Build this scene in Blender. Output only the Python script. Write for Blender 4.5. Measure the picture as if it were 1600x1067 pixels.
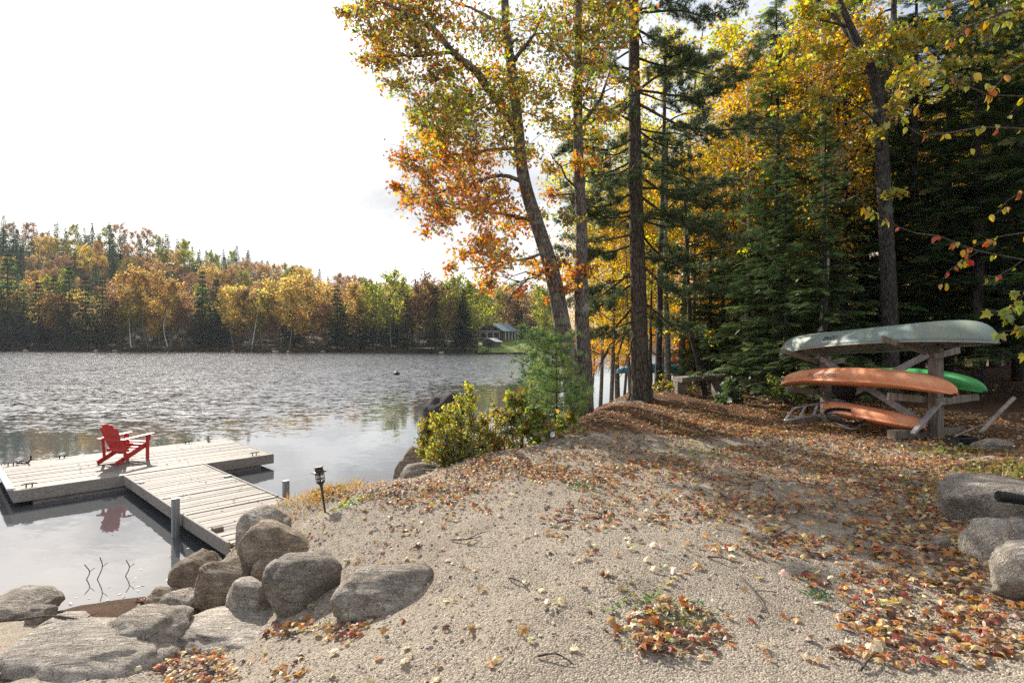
import bpy, bmesh, math
import numpy as np
from mathutils import Vector, Matrix

for _o in list(bpy.data.objects):
    bpy.data.objects.remove(_o)
SC = bpy.context.scene
COL = SC.collection
R = math.radians

# ------------------------------------------------------------------ camera
CAMZ, F = 1.65, 889.0
cam_d = bpy.data.cameras.new('camera')
cam_d.lens, cam_d.sensor_width, cam_d.clip_start, cam_d.clip_end = 20.0, 36.0, 0.05, 3000
cam = bpy.data.objects.new('camera', cam_d)
cam.location = (0, 0, CAMZ)
cam.rotation_euler = (R(90), 0, 0)
COL.objects.link(cam)
SC.camera = cam

# ------------------------------------------------------------------ world, sun, exposure
AZ, EL = R(-34.5), R(31.0)
SUN = Vector((math.sin(AZ) * math.cos(EL), math.cos(AZ) * math.cos(EL), math.sin(EL)))


def nd(nt, typ, ins=None, **props):
    n = nt.nodes.new(typ)
    for k, v in props.items():
        setattr(n, k, v)
    for k, v in (ins or {}).items():
        s = n.inputs[k]
        if isinstance(v, bpy.types.NodeSocket):
            nt.links.new(v, s)
        else:
            s.default_value = v
    return n


def mth(nt, op, a, b=None, c=None, clamp=False):
    n = nt.nodes.new('ShaderNodeMath')
    n.operation = op
    n.use_clamp = clamp
    for i, v in enumerate((a, b, c)):
        if v is None:
            continue
        if isinstance(v, bpy.types.NodeSocket):
            nt.links.new(v, n.inputs[i])
        else:
            n.inputs[i].default_value = v
    return n.outputs[0]


def mixc(nt, f, a, b, mode='MIX'):
    n = nt.nodes.new('ShaderNodeMix')
    n.data_type = 'RGBA'
    n.blend_type = mode
    for s, v in ((n.inputs[0], f), (n.inputs[6], a), (n.inputs[7], b)):
        if isinstance(v, bpy.types.NodeSocket):
            nt.links.new(v, s)
        else:
            s.default_value = v if not isinstance(v, tuple) or len(v) == 4 else (*v, 1)
    return n.outputs[2]


def ramp(nt, fac, stops):
    n = nt.nodes.new('ShaderNodeValToRGB')
    e = n.color_ramp.elements
    while len(e) < len(stops):
        e.new(0.5)
    for i, (p, c) in enumerate(stops):
        e[i].position = p
        e[i].color = c if len(c) == 4 else (*c, 1)
    nt.links.new(fac, n.inputs[0])
    return n.outputs[0]


def smooth(nt, v, a, b):
    n = nt.nodes.new('ShaderNodeMapRange')
    n.interpolation_type = 'SMOOTHSTEP'
    nt.links.new(v, n.inputs[0])
    n.inputs[1].default_value, n.inputs[2].default_value = a, b
    return n.outputs[0]


W = bpy.data.worlds.new('World')
SC.world = W
W.use_nodes = True
wt = W.node_tree
wt.nodes.clear()
sky = nd(wt, 'ShaderNodeTexSky', sky_type='NISHITA', sun_disc=False, sun_elevation=EL, sun_rotation=AZ,
         altitude=50, air_density=1.0, dust_density=1.5)
tc = nd(wt, 'ShaderNodeTexCoord')
sp = nd(wt, 'ShaderNodeSeparateXYZ', {0: tc.outputs['Generated']})
zz = mth(wt, 'ADD', mth(wt, 'MAXIMUM', sp.outputs[2], 0.0), 0.16)
cx = mth(wt, 'DIVIDE', sp.outputs[0], zz)
cy = mth(wt, 'DIVIDE', sp.outputs[1], zz)
cv = nd(wt, 'ShaderNodeCombineXYZ', {0: cx, 1: cy, 2: 3.7})
cn = nd(wt, 'ShaderNodeTexNoise', {'Vector': cv.outputs[0], 'Scale': 0.75, 'Detail': 7.0, 'Roughness': 0.55, 'Distortion': 0.5})
cover = smooth(wt, cn.outputs[0], 0.40, 0.60)
glow = nd(wt, 'ShaderNodeVectorMath', {0: tc.outputs['Generated'], 1: SUN}, operation='DOT_PRODUCT')
g = mth(wt, 'POWER', mth(wt, 'MAXIMUM', glow.outputs['Value'], 0.0), 10.0)
cn2 = nd(wt, 'ShaderNodeTexNoise', {'Vector': cv.outputs[0], 'Scale': 1.1, 'Detail': 8.0, 'Roughness': 0.6, 'Distortion': 0.6})
bright = mth(wt, 'MULTIPLY', mth(wt, 'ADD', mth(wt, 'MULTIPLY', g, 0.48), 0.80), mth(wt, 'MULTIPLY_ADD', smooth(wt, cn2.outputs[0], 0.30, 0.68), 0.66, 0.50))
cloud = nd(wt, 'ShaderNodeVectorMath', {0: (1.0, 1.0, 1.02), 'Scale': bright}, operation='SCALE')
blue = nd(wt, 'ShaderNodeVectorMath', {0: sky.outputs[0], 'Scale': 0.10}, operation='SCALE')
blue2 = mixc(wt, 0.30, blue.outputs[0], cloud.outputs[0])
skc = mixc(wt, cover, blue2, cloud.outputs[0])
bg = nd(wt, 'ShaderNodeBackground', {'Color': skc, 'Strength': 1.0})
wo = nd(wt, 'ShaderNodeOutputWorld', {'Surface': bg.outputs[0]})

sun_d = bpy.data.lights.new('sun', 'SUN')
sun_d.energy, sun_d.angle, sun_d.color = 5.0, R(0.55), (1.0, 0.93, 0.82)
sun = bpy.data.objects.new('sun', sun_d)
sun.rotation_euler = SUN.to_track_quat('Z', 'Y').to_euler()
COL.objects.link(sun)

SC.view_settings.view_transform = 'Standard'
SC.view_settings.look = 'None'
SC.view_settings.gamma = 1
SC.view_settings.exposure = 0.70
SC.view_settings.use_curve_mapping = False
SC.render.engine = 'CYCLES'
cy_ = SC.cycles
cy_.max_bounces, cy_.diffuse_bounces, cy_.glossy_bounces, cy_.transmission_bounces = 6, 3, 3, 4
cy_.volume_bounces = 0
cy_.sample_clamp_direct = 5.0
cy_.sample_clamp_indirect = 4.0
cy_.caustics_reflective = cy_.caustics_refractive = False
cy_.use_denoising = False
cy_.denoiser = 'OPENIMAGEDENOISE'

# ------------------------------------------------------------------ numpy geometry helpers


def px(x, y, Y):
    """point seen at photo pixel (x, y) at distance Y"""
    return np.array([(x - 800) / F * Y, Y, CAMZ - (y - 533.5) / F * Y])


def to_px(P):
    P = np.asarray(P, float)
    Yc = np.maximum(P[..., 1], 0.05)
    return 800 + P[..., 0] / Yc * F, 533.5 - (P[..., 2] - CAMZ) / Yc * F


def hashn(i, j, k, s):
    n = (i * 374761393 + j * 668265263 + k * 2147483647 + s * 1274126177) & 0xffffffff
    n = ((n ^ (n >> 13)) * 1274126177) & 0xffffffff
    n = n ^ (n >> 16)
    return (n & 0xffff) / 65535.0


def noise3(P, s=0):
    P = np.asarray(P, float)
    I = np.floor(P).astype(np.int64)
    f = P - I
    f = f * f * (3 - 2 * f)
    out = 0
    for dx in (0, 1):
        for dy in (0, 1):
            for dz in (0, 1):
                w = (f[..., 0] if dx else 1 - f[..., 0]) * (f[..., 1] if dy else 1 - f[..., 1]) * (f[..., 2] if dz else 1 - f[..., 2])
                out = out + w * hashn(I[..., 0] + dx, I[..., 1] + dy, I[..., 2] + dz, s)
    return out


def fbm(P, s=0, o=4):
    a, t, r = 1.0, 0.0, 0.0
    P = np.asarray(P, float)
    for i in range(o):
        r = r + a * (noise3(P * 2 ** i, s + i) - 0.5)
        t += a
        a *= 0.5
    return r / t * 2


class Buf:
    def __init__(s):
        s.V, s.Fc, s.C, s.MI, s.n = [], [], [], [], 0

    def add(s, V, Fc, col=(0.5, 0.5, 0.5), mi=0):
        V = np.asarray(V, float).reshape(-1, 3)
        for f in (Fc if isinstance(Fc, list) else [Fc]):
            f = np.asarray(f, np.int64)
            if len(f):
                s.Fc.append(f + s.n)
                s.MI.append(np.full(len(f), mi, np.int32))
        c = np.asarray(col, float)
        s.C.append(np.broadcast_to(c, (len(V), 3)) if c.ndim == 1 else c)
        s.V.append(V)
        s.n += len(V)

    def mesh(s, name, mats, origin=(0, 0, 0), smooth_=False):
        m = bpy.data.meshes.new(name)
        V = np.concatenate(s.V) - np.asarray(origin, float)
        m.vertices.add(len(V))
        m.vertices.foreach_set('co', V.astype(np.float32).ravel())
        loops = np.concatenate([f.ravel() for f in s.Fc])
        sizes = np.concatenate([np.full(len(f), f.shape[1]) for f in s.Fc])
        m.loops.add(len(loops))
        m.loops.foreach_set('vertex_index', loops.astype(np.int32))
        m.polygons.add(len(sizes))
        m.polygons.foreach_set('loop_start', np.concatenate([[0], np.cumsum(sizes)[:-1]]).astype(np.int32))
        for mm in (mats if isinstance(mats, (list, tuple)) else [mats]):
            m.materials.append(mm)
        m.polygons.foreach_set('material_index', np.concatenate(s.MI))
        m.polygons.foreach_set('use_smooth', np.full(len(sizes), bool(smooth_)))
        a = m.attributes.new('Col', 'FLOAT_COLOR', 'POINT')
        C = np.concatenate(s.C)
        a.data.foreach_set('color', np.concatenate([C, np.ones((len(C), 1))], 1).astype(np.float32).ravel())
        m.update(calc_edges=True)
        return m


def obj(name, data, parent=None, loc=(0, 0, 0)):
    o = bpy.data.objects.new(name, data)
    COL.objects.link(o)
    o.location = loc
    if parent is not None:
        o.parent = parent
    return o


def tag(o, label=None, cat=None, group=None, kind=None):
    for k, v in (('label', label), ('category', cat), ('group', group), ('kind', kind)):
        if v:
            o[k] = v
    return o


class Thing:
    """an Empty at a thing's base; part() adds a child mesh given in world coordinates"""

    def __init__(s, name, label, cat, loc, group=None):
        s.loc = np.asarray(loc, float)
        s.o = tag(obj(name, None, None, tuple(s.loc)), label, cat, group)
        s.o.empty_display_size = 0.2

    def part(s, name, buf, mats, parent=None, smooth_=False):
        m = buf if isinstance(buf, bpy.types.Mesh) else buf.mesh(name, mats, s.loc, smooth_)
        return obj(name, m, parent or s.o)


def copy_tree(o, parent=None):
    c = o.copy()
    COL.objects.link(c)
    c.parent = parent
    for ch in o.children:
        copy_tree(ch, c)
    return c


def solo(name, buf, mats, label, cat, loc, group=None, kind=None, smooth_=False):
    return tag(obj(name, buf.mesh(name, mats, loc, smooth_), None, tuple(loc)), label, cat, group, kind)


def unit(v):
    v = np.asarray(v, float)
    return v / np.maximum(np.linalg.norm(v, axis=-1, keepdims=True), 1e-9)


BOXF = np.array([[0, 1, 3, 2], [4, 6, 7, 5], [0, 4, 5, 1], [2, 3, 7, 6], [0, 2, 6, 4], [1, 5, 7, 3]])


def box(c, ax, h):
    """c centre, ax 3 row axes, h half sizes"""
    ax = np.asarray(ax, float)
    V = [np.asarray(c, float) + sx * h[0] * ax[0] + sy * h[1] * ax[1] + sz * h[2] * ax[2]
         for sx in (-1, 1) for sy in (-1, 1) for sz in (-1, 1)]
    return np.array(V), BOXF


def beam(a, b, w, t, up=(0, 0, 1)):
    a, b = np.asarray(a, float), np.asarray(b, float)
    d = unit(b - a)
    s = np.cross(d, up)
    s = unit(s)
    u = np.cross(s, d)
    return box((a + b) / 2, [d, s, u], (np.linalg.norm(b - a) / 2, w / 2, t / 2))


def bevbox(c, ax, h, bev=0.006):
    """box with chamfered long edges (along axis 0), closed: 12-sided"""
    ax = np.asarray(ax, float)
    hy, hz = h[1], h[2]
    b = min(bev, hy * 0.45, hz * 0.45)
    ring = [(-hy + b, -hz), (hy - b, -hz), (hy, -hz + b), (hy, hz - b), (hy - b, hz), (-hy + b, hz), (-hy, hz - b), (-hy, -hz + b)]
    V = [np.asarray(c, float) + sx * h[0] * ax[0] + y * ax[1] + z * ax[2] for sx in (-1, 1) for y, z in ring]
    q = [[i, (i + 1) % 8, 8 + (i + 1) % 8, 8 + i] for i in range(8)]
    return np.array(V), [np.array(q)[:, ::-1], np.array([list(range(8))]), np.array([list(range(15, 7, -1))])]


def bevbeam(a, b, w, t, up=(0, 0, 1), bev=0.006):
    a, b = np.asarray(a, float), np.asarray(b, float)
    d = unit(b - a)
    s = unit(np.cross(d, up))
    return bevbox((a + b) / 2, [d, s, np.cross(s, d)], (np.linalg.norm(b - a) / 2, w / 2, t / 2), bev)


def crom(P, n):
    """Catmull-Rom resample to n points"""
    P = np.asarray(P, float)
    if len(P) == 2:
        t = np.linspace(0, 1, n)[:, None]
        return P[0] * (1 - t) + P[1] * t
    Q = np.vstack([2 * P[0] - P[1], P, 2 * P[-1] - P[-2]])
    t = np.linspace(0, len(P) - 1 - 1e-6, n)
    i = t.astype(int)
    f = (t - i)[:, None]
    a, b, c, d = Q[i], Q[i + 1], Q[i + 2], Q[i + 3]
    return 0.5 * (2 * b + (c - a) * f + (2 * a - 5 * b + 4 * c - d) * f ** 2 + (3 * b - a - 3 * c + d) * f ** 3)


def tube(P, r, k=6, closed=False, cap=True):
    P = np.asarray(P, float)
    n = len(P)
    r = np.broadcast_to(np.asarray(r, float), (n,))
    T = np.roll(P, -1, 0) - np.roll(P, 1, 0) if closed else np.gradient(P, axis=0)
    T = unit(T)
    N = np.empty_like(P)
    ref = np.array([0, 0, 1.0]) if abs(T[0][2]) < 0.9 else np.array([1.0, 0, 0])
    v = unit(ref - T[0] * (ref @ T[0]))
    for i in range(n):
        v = unit(v - T[i] * (v @ T[i]))
        N[i] = v
    B = np.cross(T, N)
    a = np.arange(k) * 2 * math.pi / k
    V = P[:, None] + r[:, None, None] * (np.cos(a)[None, :, None] * N[:, None] + np.sin(a)[None, :, None] * B[:, None])
    m = n if closed else n - 1
    i, j = np.meshgrid(np.arange(m), np.arange(k), indexing='ij')
    i2, j2 = (i + 1) % n, (j + 1) % k
    q = np.stack([i * k + j, i * k + j2, i2 * k + j2, i2 * k + j], -1).reshape(-1, 4)
    Fs = [q]
    if cap and not closed:
        Fs += [np.arange(k)[None, ::-1], (np.arange(k) + (n - 1) * k)[None]]
    return V.reshape(-1, 3), Fs


def lathe(prof, k=12, c=(0, 0, 0), ax=None):
    prof = np.asarray(prof, float)
    a = np.arange(k) * 2 * math.pi / k
    V = np.stack([prof[:, 0:1] * np.cos(a), prof[:, 0:1] * np.sin(a), np.repeat(prof[:, 1:2], k, 1)], -1).reshape(-1, 3)
    if ax is not None:
        V = V @ np.asarray(ax, float)
    n = len(prof)
    i, j = np.meshgrid(np.arange(n - 1), np.arange(k), indexing='ij')
    j2 = (j + 1) % k
    q = np.stack([i * k + j, i * k + j2, (i + 1) * k + j2, (i + 1) * k + j], -1).reshape(-1, 4)
    return V + np.asarray(c, float), [q, np.arange(k)[None, ::-1], (np.arange(k) + (n - 1) * k)[None]]


def frames(nrm, spin):
    """rotation matrices (rows = local x,y,z axes) with z along nrm"""
    nrm = unit(nrm)
    ref = np.where(np.abs(nrm[:, 2:3]) < 0.9, np.array([[0, 0, 1.0]]), np.array([[1.0, 0, 0]]))
    x = unit(np.cross(ref, nrm))
    y = np.cross(nrm, x)
    c, s = np.cos(spin)[:, None], np.sin(spin)[:, None]
    return np.stack([c * x + s * y, -s * x + c * y, nrm], 1)


def scatter(buf, TV, TF, pos, rot, scl, col, mi=0):
    N, m = len(pos), len(TV)
    if N == 0:
        return
    scl = np.asarray(scl, float)
    S = scl[:, None, None] if scl.ndim == 1 else scl[:, None, :]
    V = np.einsum('nmi,nij->nmj', TV[None] * S, rot) + pos[:, None]
    Fs = (TF[None] + (np.arange(N) * m)[:, None, None]).reshape(-1, TF.shape[1])
    c = np.repeat(np.asarray(col, float), m, 0) if np.ndim(col) == 2 else col
    buf.add(V.reshape(-1, 3), Fs, c, mi)


def rand_dirs(rng, n):
    return unit(rng.normal(size=(n, 3)))


def pick(rng, pal, n, var=0.22):
    w = np.array([p[1] for p in pal], float)
    cols = np.array([p[0] for p in pal])[rng.choice(len(pal), n, p=w / w.sum())]
    return np.clip(cols * (1 + var * rng.normal(size=(n, 1))) * (1 + 0.08 * rng.normal(size=(n, 3))), 0.004, 0.95)


# leaf templates (x across, y along, z normal); unit length
def fan(outline, fold=0.12, curl=0.0):
    o = np.array(outline, float)
    V = np.vstack([[0, 0.45], o])
    z = fold * np.abs(V[:, 0]) - curl * (V[:, 1] - 0.4) ** 2
    V = np.column_stack([V, z])
    n = len(o)
    Fs = np.array([[0, 1 + i, 1 + (i + 1) % n] for i in range(n)])
    return V, Fs


LEAF_OAK = fan([(0, 0), (.30, .25), (.13, .40), (.38, .58), (.12, .72), (0, 1), (-.12, .72), (-.38, .58), (-.13, .40), (-.30, .25)], 0.25, 0.25)
LEAF_MAPLE = fan([(0, 0), (.18, .10), (.42, .06), (.34, .28), (.52, .50), (.30, .50), (.20, .60), (.12, .80), (0, 1),
                  (-.12, .80), (-.20, .60), (-.30, .50), (-.52, .50), (-.34, .28), (-.42, .06), (-.18, .10)], 0.2, 0.3)
LEAF_OVAL = fan([(0, 0), (.20, .15), (.31, .38), (.27, .62), (.13, .85), (0, 1), (-.13, .85), (-.27, .62), (-.31, .38), (-.20, .15)], 0.3, 0.35)
LEAF_SIMPLE = (np.array([[0, 0, 0], [.3, .45, .08], [0, 1, 0], [-.3, .45, .08]], float), np.array([[0, 1, 2, 3]]))


def needle_tuft(n, seed, spread=1.0, w=0.035):
    rg = np.random.default_rng(seed)
    V, Fs = [], []
    for i in range(n):
        a = rg.uniform(0, 2 * math.pi)
        t = rg.uniform(0.15, 1.0) * spread
        d = np.array([math.sin(t) * math.cos(a), math.cos(t), math.sin(t) * math.sin(a)])
        s = unit(np.cross(d, rg.normal(size=3))) * w
        L = rg.uniform(0.75, 1.0)
        k = len(V)
        V += [-s, s, d * L]
        Fs.append([k, k + 1, k + 2])
    return np.array(V), np.array(Fs)


TUFT = needle_tuft(20, 5, 1.15, 0.035)
TUFT2 = needle_tuft(20, 9, 1.3, 0.03)


def spray_template(seed, n=9):
    """flat spruce/fir spray: axis along y with side twigs"""
    rg = np.random.default_rng(seed)
    V, Fs = [], []

    def strip(a, b, w):
        a, b = np.array(a), np.array(b)
        d = unit(b - a)
        s = unit(np.cross(d, [0.15 * rg.normal(), 0.15 * rg.normal(), 1.0])) * w
        k = len(V)
        m = a * 0.45 + b * 0.55
        V.extend([a, m + s, b, m - s])
        Fs.append([k, k + 1, k + 2, k + 3])
    strip((0, 0, 0), (0, 1, -.06), .035)
    for i in range(n):
        t = 0.08 + 0.84 * i / n
        L = 0.52 * (1 - t) + 0.14
        for sd in (-1, 1):
            ang = R(rg.uniform(42, 62))
            strip((0, t, -.05 * t), (sd * L * math.sin(ang), t + L * math.cos(ang), -.05 - .09 * rg.random()), .036)
    return np.array(V), np.array(Fs)


SPRAY = [spray_template(s) for s in (1, 2)]

# ------------------------------------------------------------------ materials


def new_mat(name):
    m = bpy.data.materials.new(name)
    m.use_nodes = True
    m.node_tree.nodes.clear()
    return m, m.node_tree


def out(nt, sh, vol=None):
    o = nd(nt, 'ShaderNodeOutputMaterial')
    if sh:
        nt.links.new(sh, o.inputs[0])
    if vol:
        nt.links.new(vol, o.inputs[1])


def princ(nt, col, rough=0.6, nrm=None, spec=0.5, metal=0.0):
    d = {'Base Color': col if isinstance(col, bpy.types.NodeSocket) else (*col, 1), 'Roughness': rough, 'Metallic': metal,
         'Specular IOR Level': spec}
    if nrm is not None:
        d['Normal'] = nrm
    return nd(nt, 'ShaderNodeBsdfPrincipled', d).outputs[0]


def objco(nt):
    return nd(nt, 'ShaderNodeTexCoord').outputs['Object']


def worldco(nt):
    return nd(nt, 'ShaderNodeNewGeometry').outputs['Position']


def tnoise(nt, co, scale, detail=4.0, rough=0.55, dist=0.0):
    return nd(nt, 'ShaderNodeTexNoise', {'Vector': co, 'Scale': scale, 'Detail': detail, 'Roughness': rough, 'Distortion': dist}).outputs[0]


def bump(nt, h, dist=0.01, strength=1.0, nrm=None):
    d = {'Height': h, 'Distance': dist, 'Strength': strength}
    if nrm is not None:
        d['Normal'] = nrm
    return nd(nt, 'ShaderNodeBump', d).outputs[0]


def leaf_mat(name, trans=0.45, vary=0.0, gloss=0.06, sat=1.15):
    m, nt = new_mat(name)
    c = nd(nt, 'ShaderNodeAttribute', attribute_name='Col').outputs['Color']
    if vary:
        oi = nd(nt, 'ShaderNodeObjectInfo').outputs['Random']
        h = nd(nt, 'ShaderNodeHueSaturation', {'Hue': mth(nt, 'MULTIPLY_ADD', oi, 0.05 * vary, 0.5 - 0.025 * vary),
                                               'Saturation': 1.0, 'Value': mth(nt, 'MULTIPLY_ADD', oi, 0.7 * vary, 1 - 0.35 * vary), 'Color': c})
        c = h.outputs[0]
    d = nd(nt, 'ShaderNodeBsdfDiffuse', {'Color': c}).outputs[0]
    tcx = nd(nt, 'ShaderNodeHueSaturation', {'Saturation': sat, 'Value': 1.5, 'Color': c}).outputs[0]
    t = nd(nt, 'ShaderNodeBsdfTranslucent', {'Color': tcx}).outputs[0]
    mx = nd(nt, 'ShaderNodeMixShader', {0: trans, 1: d, 2: t}).outputs[0]
    if gloss:
        gl = nd(nt, 'ShaderNodeBsdfGlossy', {'Color': (1, 1, 1, 1), 'Roughness': 0.45}).outputs[0]
        mx = nd(nt, 'ShaderNodeMixShader', {0: gloss, 1: mx, 2: gl}).outputs[0]
    out(nt, mx)
    return m


M_LEAF = leaf_mat('leaf', 0.58)
M_DRY = leaf_mat('dry_leaf', 0.25, gloss=0.04)
M_NEEDLE = leaf_mat('needles', 0.3, gloss=0.05, sat=1.0)
M_FARLEAF = leaf_mat('far_leaf', 0.55, vary=0.8, gloss=0.0)
M_MIDLEAF = leaf_mat('mid_leaf', 0.6, vary=0.3, gloss=0.03)


def bark_mat(name, c1, c2, lichen=None, scale=1.0, bdist=0.02):
    m, nt = new_mat(name)
    co = objco(nt)
    mp = nd(nt, 'ShaderNodeMapping', {'Vector': co, 'Scale': (1, 1, 0.22)}).outputs[0]
    v = nd(nt, 'ShaderNodeTexVoronoi', {'Vector': mp, 'Scale': 26 * scale, 'Randomness': 1.0}, feature='DISTANCE_TO_EDGE').outputs[0]
    n = tnoise(nt, mp, 14 * scale, 6, 0.65, 0.6)
    h = mth(nt, 'ADD', mth(nt, 'MULTIPLY', smooth(nt, v, 0.0, 0.25), 0.5), n)
    c = mixc(nt, smooth(nt, h, 0.45, 1.05), c1, c2)
    if lichen:
        ln = tnoise(nt, co, 3.2, 5, 0.65)
        c = mixc(nt, mth(nt, 'MULTIPLY', smooth(nt, ln, 0.52, 0.66), 0.75), c, lichen)
    out(nt, princ(nt, c, 0.9, bump(nt, h, bdist), 0.2))
    return m


M_OAKBARK = bark_mat('oak_bark', (.075, .058, .048), (.23, .19, .165), (.33, .34, .28))
M_PINEBARK = bark_mat('pine_bark', (.045, .034, .026), (.15, .12, .095), (.10, .11, .065), 0.8)
M_DARKBARK = bark_mat('dark_bark', (.03, .025, .022), (.10, .085, .075), (.15, .16, .13))
M_GREYBARK = bark_mat('grey_bark', (.10, .09, .08), (.26, .24, .22), (.32, .33, .29), 0.9, 0.008)
M_TWIG = bark_mat('twig_bark', (.05, .04, .035), (.14, .115, .10), None, 2.0, 0.003)


def birch_mat():
    m, nt = new_mat('birch_bark')
    co = objco(nt)
    mp = nd(nt, 'ShaderNodeMapping', {'Vector': co, 'Scale': (3, 3, 22)}).outputs[0]
    n = tnoise(nt, mp, 1.0, 4, 0.7)
    c = mixc(nt, smooth(nt, n, 0.58, 0.68), (.62, .58, .52), (.06, .05, .045))
    c = mixc(nt, mth(nt, 'MULTIPLY', smooth(nt, tnoise(nt, co, 1.1, 3), 0.5, 0.7), 0.6), c, (.30, .27, .23))
    out(nt, princ(nt, c, 0.75, bump(nt, n, 0.004), 0.3))
    return m


M_BIRCH = birch_mat()


def rock_mat(name, base, dark, pale, liq=0.5):
    m, nt = new_mat(name)
    co = objco(nt)
    oi = nd(nt, 'ShaderNodeObjectInfo').outputs['Random']
    big = tnoise(nt, co, 3.0, 6, 0.6, 0.4)
    fine = tnoise(nt, co, 70, 3, 0.7)
    sp_ = nd(nt, 'ShaderNodeTexVoronoi', {'Vector': co, 'Scale': 150.0}).outputs['Color']
    spk = nd(nt, 'ShaderNodeSeparateColor', {0: sp_}).outputs[0]
    c = mixc(nt, smooth(nt, big, 0.35, 0.68), dark, base)
    c = mixc(nt, mth(nt, 'MULTIPLY', smooth(nt, spk, 0.76, 0.84), 0.5), c, (.05, .045, .042))
    c = mixc(nt, mth(nt, 'MULTIPLY', smooth(nt, spk, 0.3, 0.12), 0.45), c, pale)
    lic = tnoise(nt, co, 7, 7, 0.7, 0.2)
    c = mixc(nt, mth(nt, 'MULTIPLY', smooth(nt, lic, 0.55, 0.63), liq), c, pale)
    c = nd(nt, 'ShaderNodeHueSaturation', {'Value': mth(nt, 'MULTIPLY_ADD', oi, 0.4, 0.8), 'Color': c}).outputs[0]
    st = nd(nt, 'ShaderNodeMapping', {'Vector': co, 'Scale': (2, 9, 9), 'Rotation': (0.4, 0.5, 0.2)}).outputs[0]
    strat = tnoise(nt, st, 2.4, 6, 0.65, 1.0)
    crv = nd(nt, 'ShaderNodeVectorMath', {0: co, 1: nd(nt, 'ShaderNodeTexNoise', {'Vector': co, 'Scale': 4.0, 'Detail': 3.0}).outputs['Color']}, operation='ADD').outputs[0]
    ck = nd(nt, 'ShaderNodeTexVoronoi', {'Vector': crv, 'Scale': 2.6}, feature='DISTANCE_TO_EDGE').outputs[0]
    ckm = smooth(nt, ck, 0.0, 0.025)
    c = mixc(nt, mth(nt, 'MULTIPLY', mth(nt, 'SUBTRACT', 1.0, ckm), 0.22), c, (.06, .05, .04))
    stn = nd(nt, 'ShaderNodeMapping', {'Vector': co, 'Scale': (6, 6, 1.2)}).outputs[0]
    c = mixc(nt, mth(nt, 'MULTIPLY', smooth(nt, tnoise(nt, stn, 1.0, 5, 0.7), 0.54, 0.74), 0.38), c, (.11, .095, .08))
    h = mth(nt, 'ADD', mth(nt, 'ADD', mth(nt, 'MULTIPLY', fine, 0.16), mth(nt, 'MULTIPLY', strat, 1.1)), mth(nt, 'MULTIPLY', ckm, 0.12))
    out(nt, princ(nt, c, 0.88, bump(nt, h, 0.075), 0.25))
    return m


M_ROCK = rock_mat('granite_boulder', (.50, .43, .345), (.28, .235, .19), (.64, .60, .53))
M_ROCKDARK = rock_mat('wet_dark_rock', (.10, .085, .08), (.045, .04, .038), (.18, .17, .16), 0.2)
M_ROCKBROWN = rock_mat('brown_granite', (.44, .34, .24), (.24, .18, .13), (.56, .49, .40), 0.3)
M_ROCKPALE = rock_mat('pale_granite', (.56, .49, .40), (.36, .31, .26), (.66, .62, .56))


def ground_mat():
    m, nt = new_mat('gravel_and_litter')
    co = worldco(nt)
    a = nd(nt, 'ShaderNodeAttribute', attribute_name='Col')
    sp3 = nd(nt, 'ShaderNodeSeparateColor', {0: a.outputs['Color']})
    lit, grs, wet = sp3.outputs[0], sp3.outputs[1], sp3.outputs[2]
    v1 = nd(nt, 'ShaderNodeTexVoronoi', {'Vector': co, 'Scale': 92.0, 'Randomness': 1.0})
    r1 = nd(nt, 'ShaderNodeSeparateColor', {0: v1.outputs['Color']}).outputs[0]
    v2 = nd(nt, 'ShaderNodeTexVoronoi', {'Vector': co, 'Scale': 250.0, 'Randomness': 1.0})
    r2 = nd(nt, 'ShaderNodeSeparateColor', {0: v2.outputs['Color']}).outputs[1]
    peb = ramp(nt, r1, [(0.0, (.06, .047, .036)), (0.2, (.20, .164, .124)), (0.6, (.37, .307, .23)), (1.0, (.56, .485, .385))])
    peb = mixc(nt, 0.35, peb, ramp(nt, r2, [(0, (.14, .12, .10)), (1, (.55, .48, .40))]))
    big = tnoise(nt, co, 0.9, 5, 0.6)
    peb = mixc(nt, mth(nt, 'MULTIPLY', smooth(nt, big, 0.45, 0.72), 0.35), peb, (.22, .18, .14))
    damp = tnoise(nt, co, 0.42, 4, 0.6, 0.6)
    peb = mixc(nt, mth(nt, 'MULTIPLY', smooth(nt, damp, 0.50, 0.66), 0.45), peb, (.20, .155, .115))
    deb = tnoise(nt, co, 21, 5, 0.8, 2.0)
    peb = mixc(nt, mth(nt, 'MULTIPLY', smooth(nt, deb, 0.60, 0.68), 0.6), peb, (.11, .075, .05))
    ln = tnoise(nt, co, 38, 5, 0.75, 1.2)
    litc = ramp(nt, ln, [(0.25, (.045, .026, .016)), (0.5, (.13, .07, .04)), (0.68, (.25, .135, .07)), (0.85, (.34, .22, .12))])
    ln2 = tnoise(nt, co, 2.6, 6, 0.7)
    lf = smooth(nt, mth(nt, 'ADD', lit, mth(nt, 'MULTIPLY', mth(nt, 'SUBTRACT', ln2, 0.5), 0.9)), 0.35, 0.65)
    c = mixc(nt, lf, peb, litc)
    gc = ramp(nt, ln, [(0.3, (.03, .045, .012)), (0.7, (.12, .14, .03))])
    c = mixc(nt, grs, c, gc)
    c = mixc(nt, mth(nt, 'MULTIPLY', wet, 0.7), c, (.06, .05, .04))
    h1 = mth(nt, 'MULTIPLY', v1.outputs['Distance'], -0.010)
    h2 = mth(nt, 'MULTIPLY', v2.outputs['Distance'], -0.003)
    h3 = mth(nt, 'MULTIPLY', ln, 0.02)
    h = mth(nt, 'ADD', mth(nt, 'ADD', h1, h2), mth(nt, 'MULTIPLY', h3, lf))
    out(nt, princ(nt, c, 0.95, bump(nt, h, 1.0), 0.15))
    return m


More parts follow.
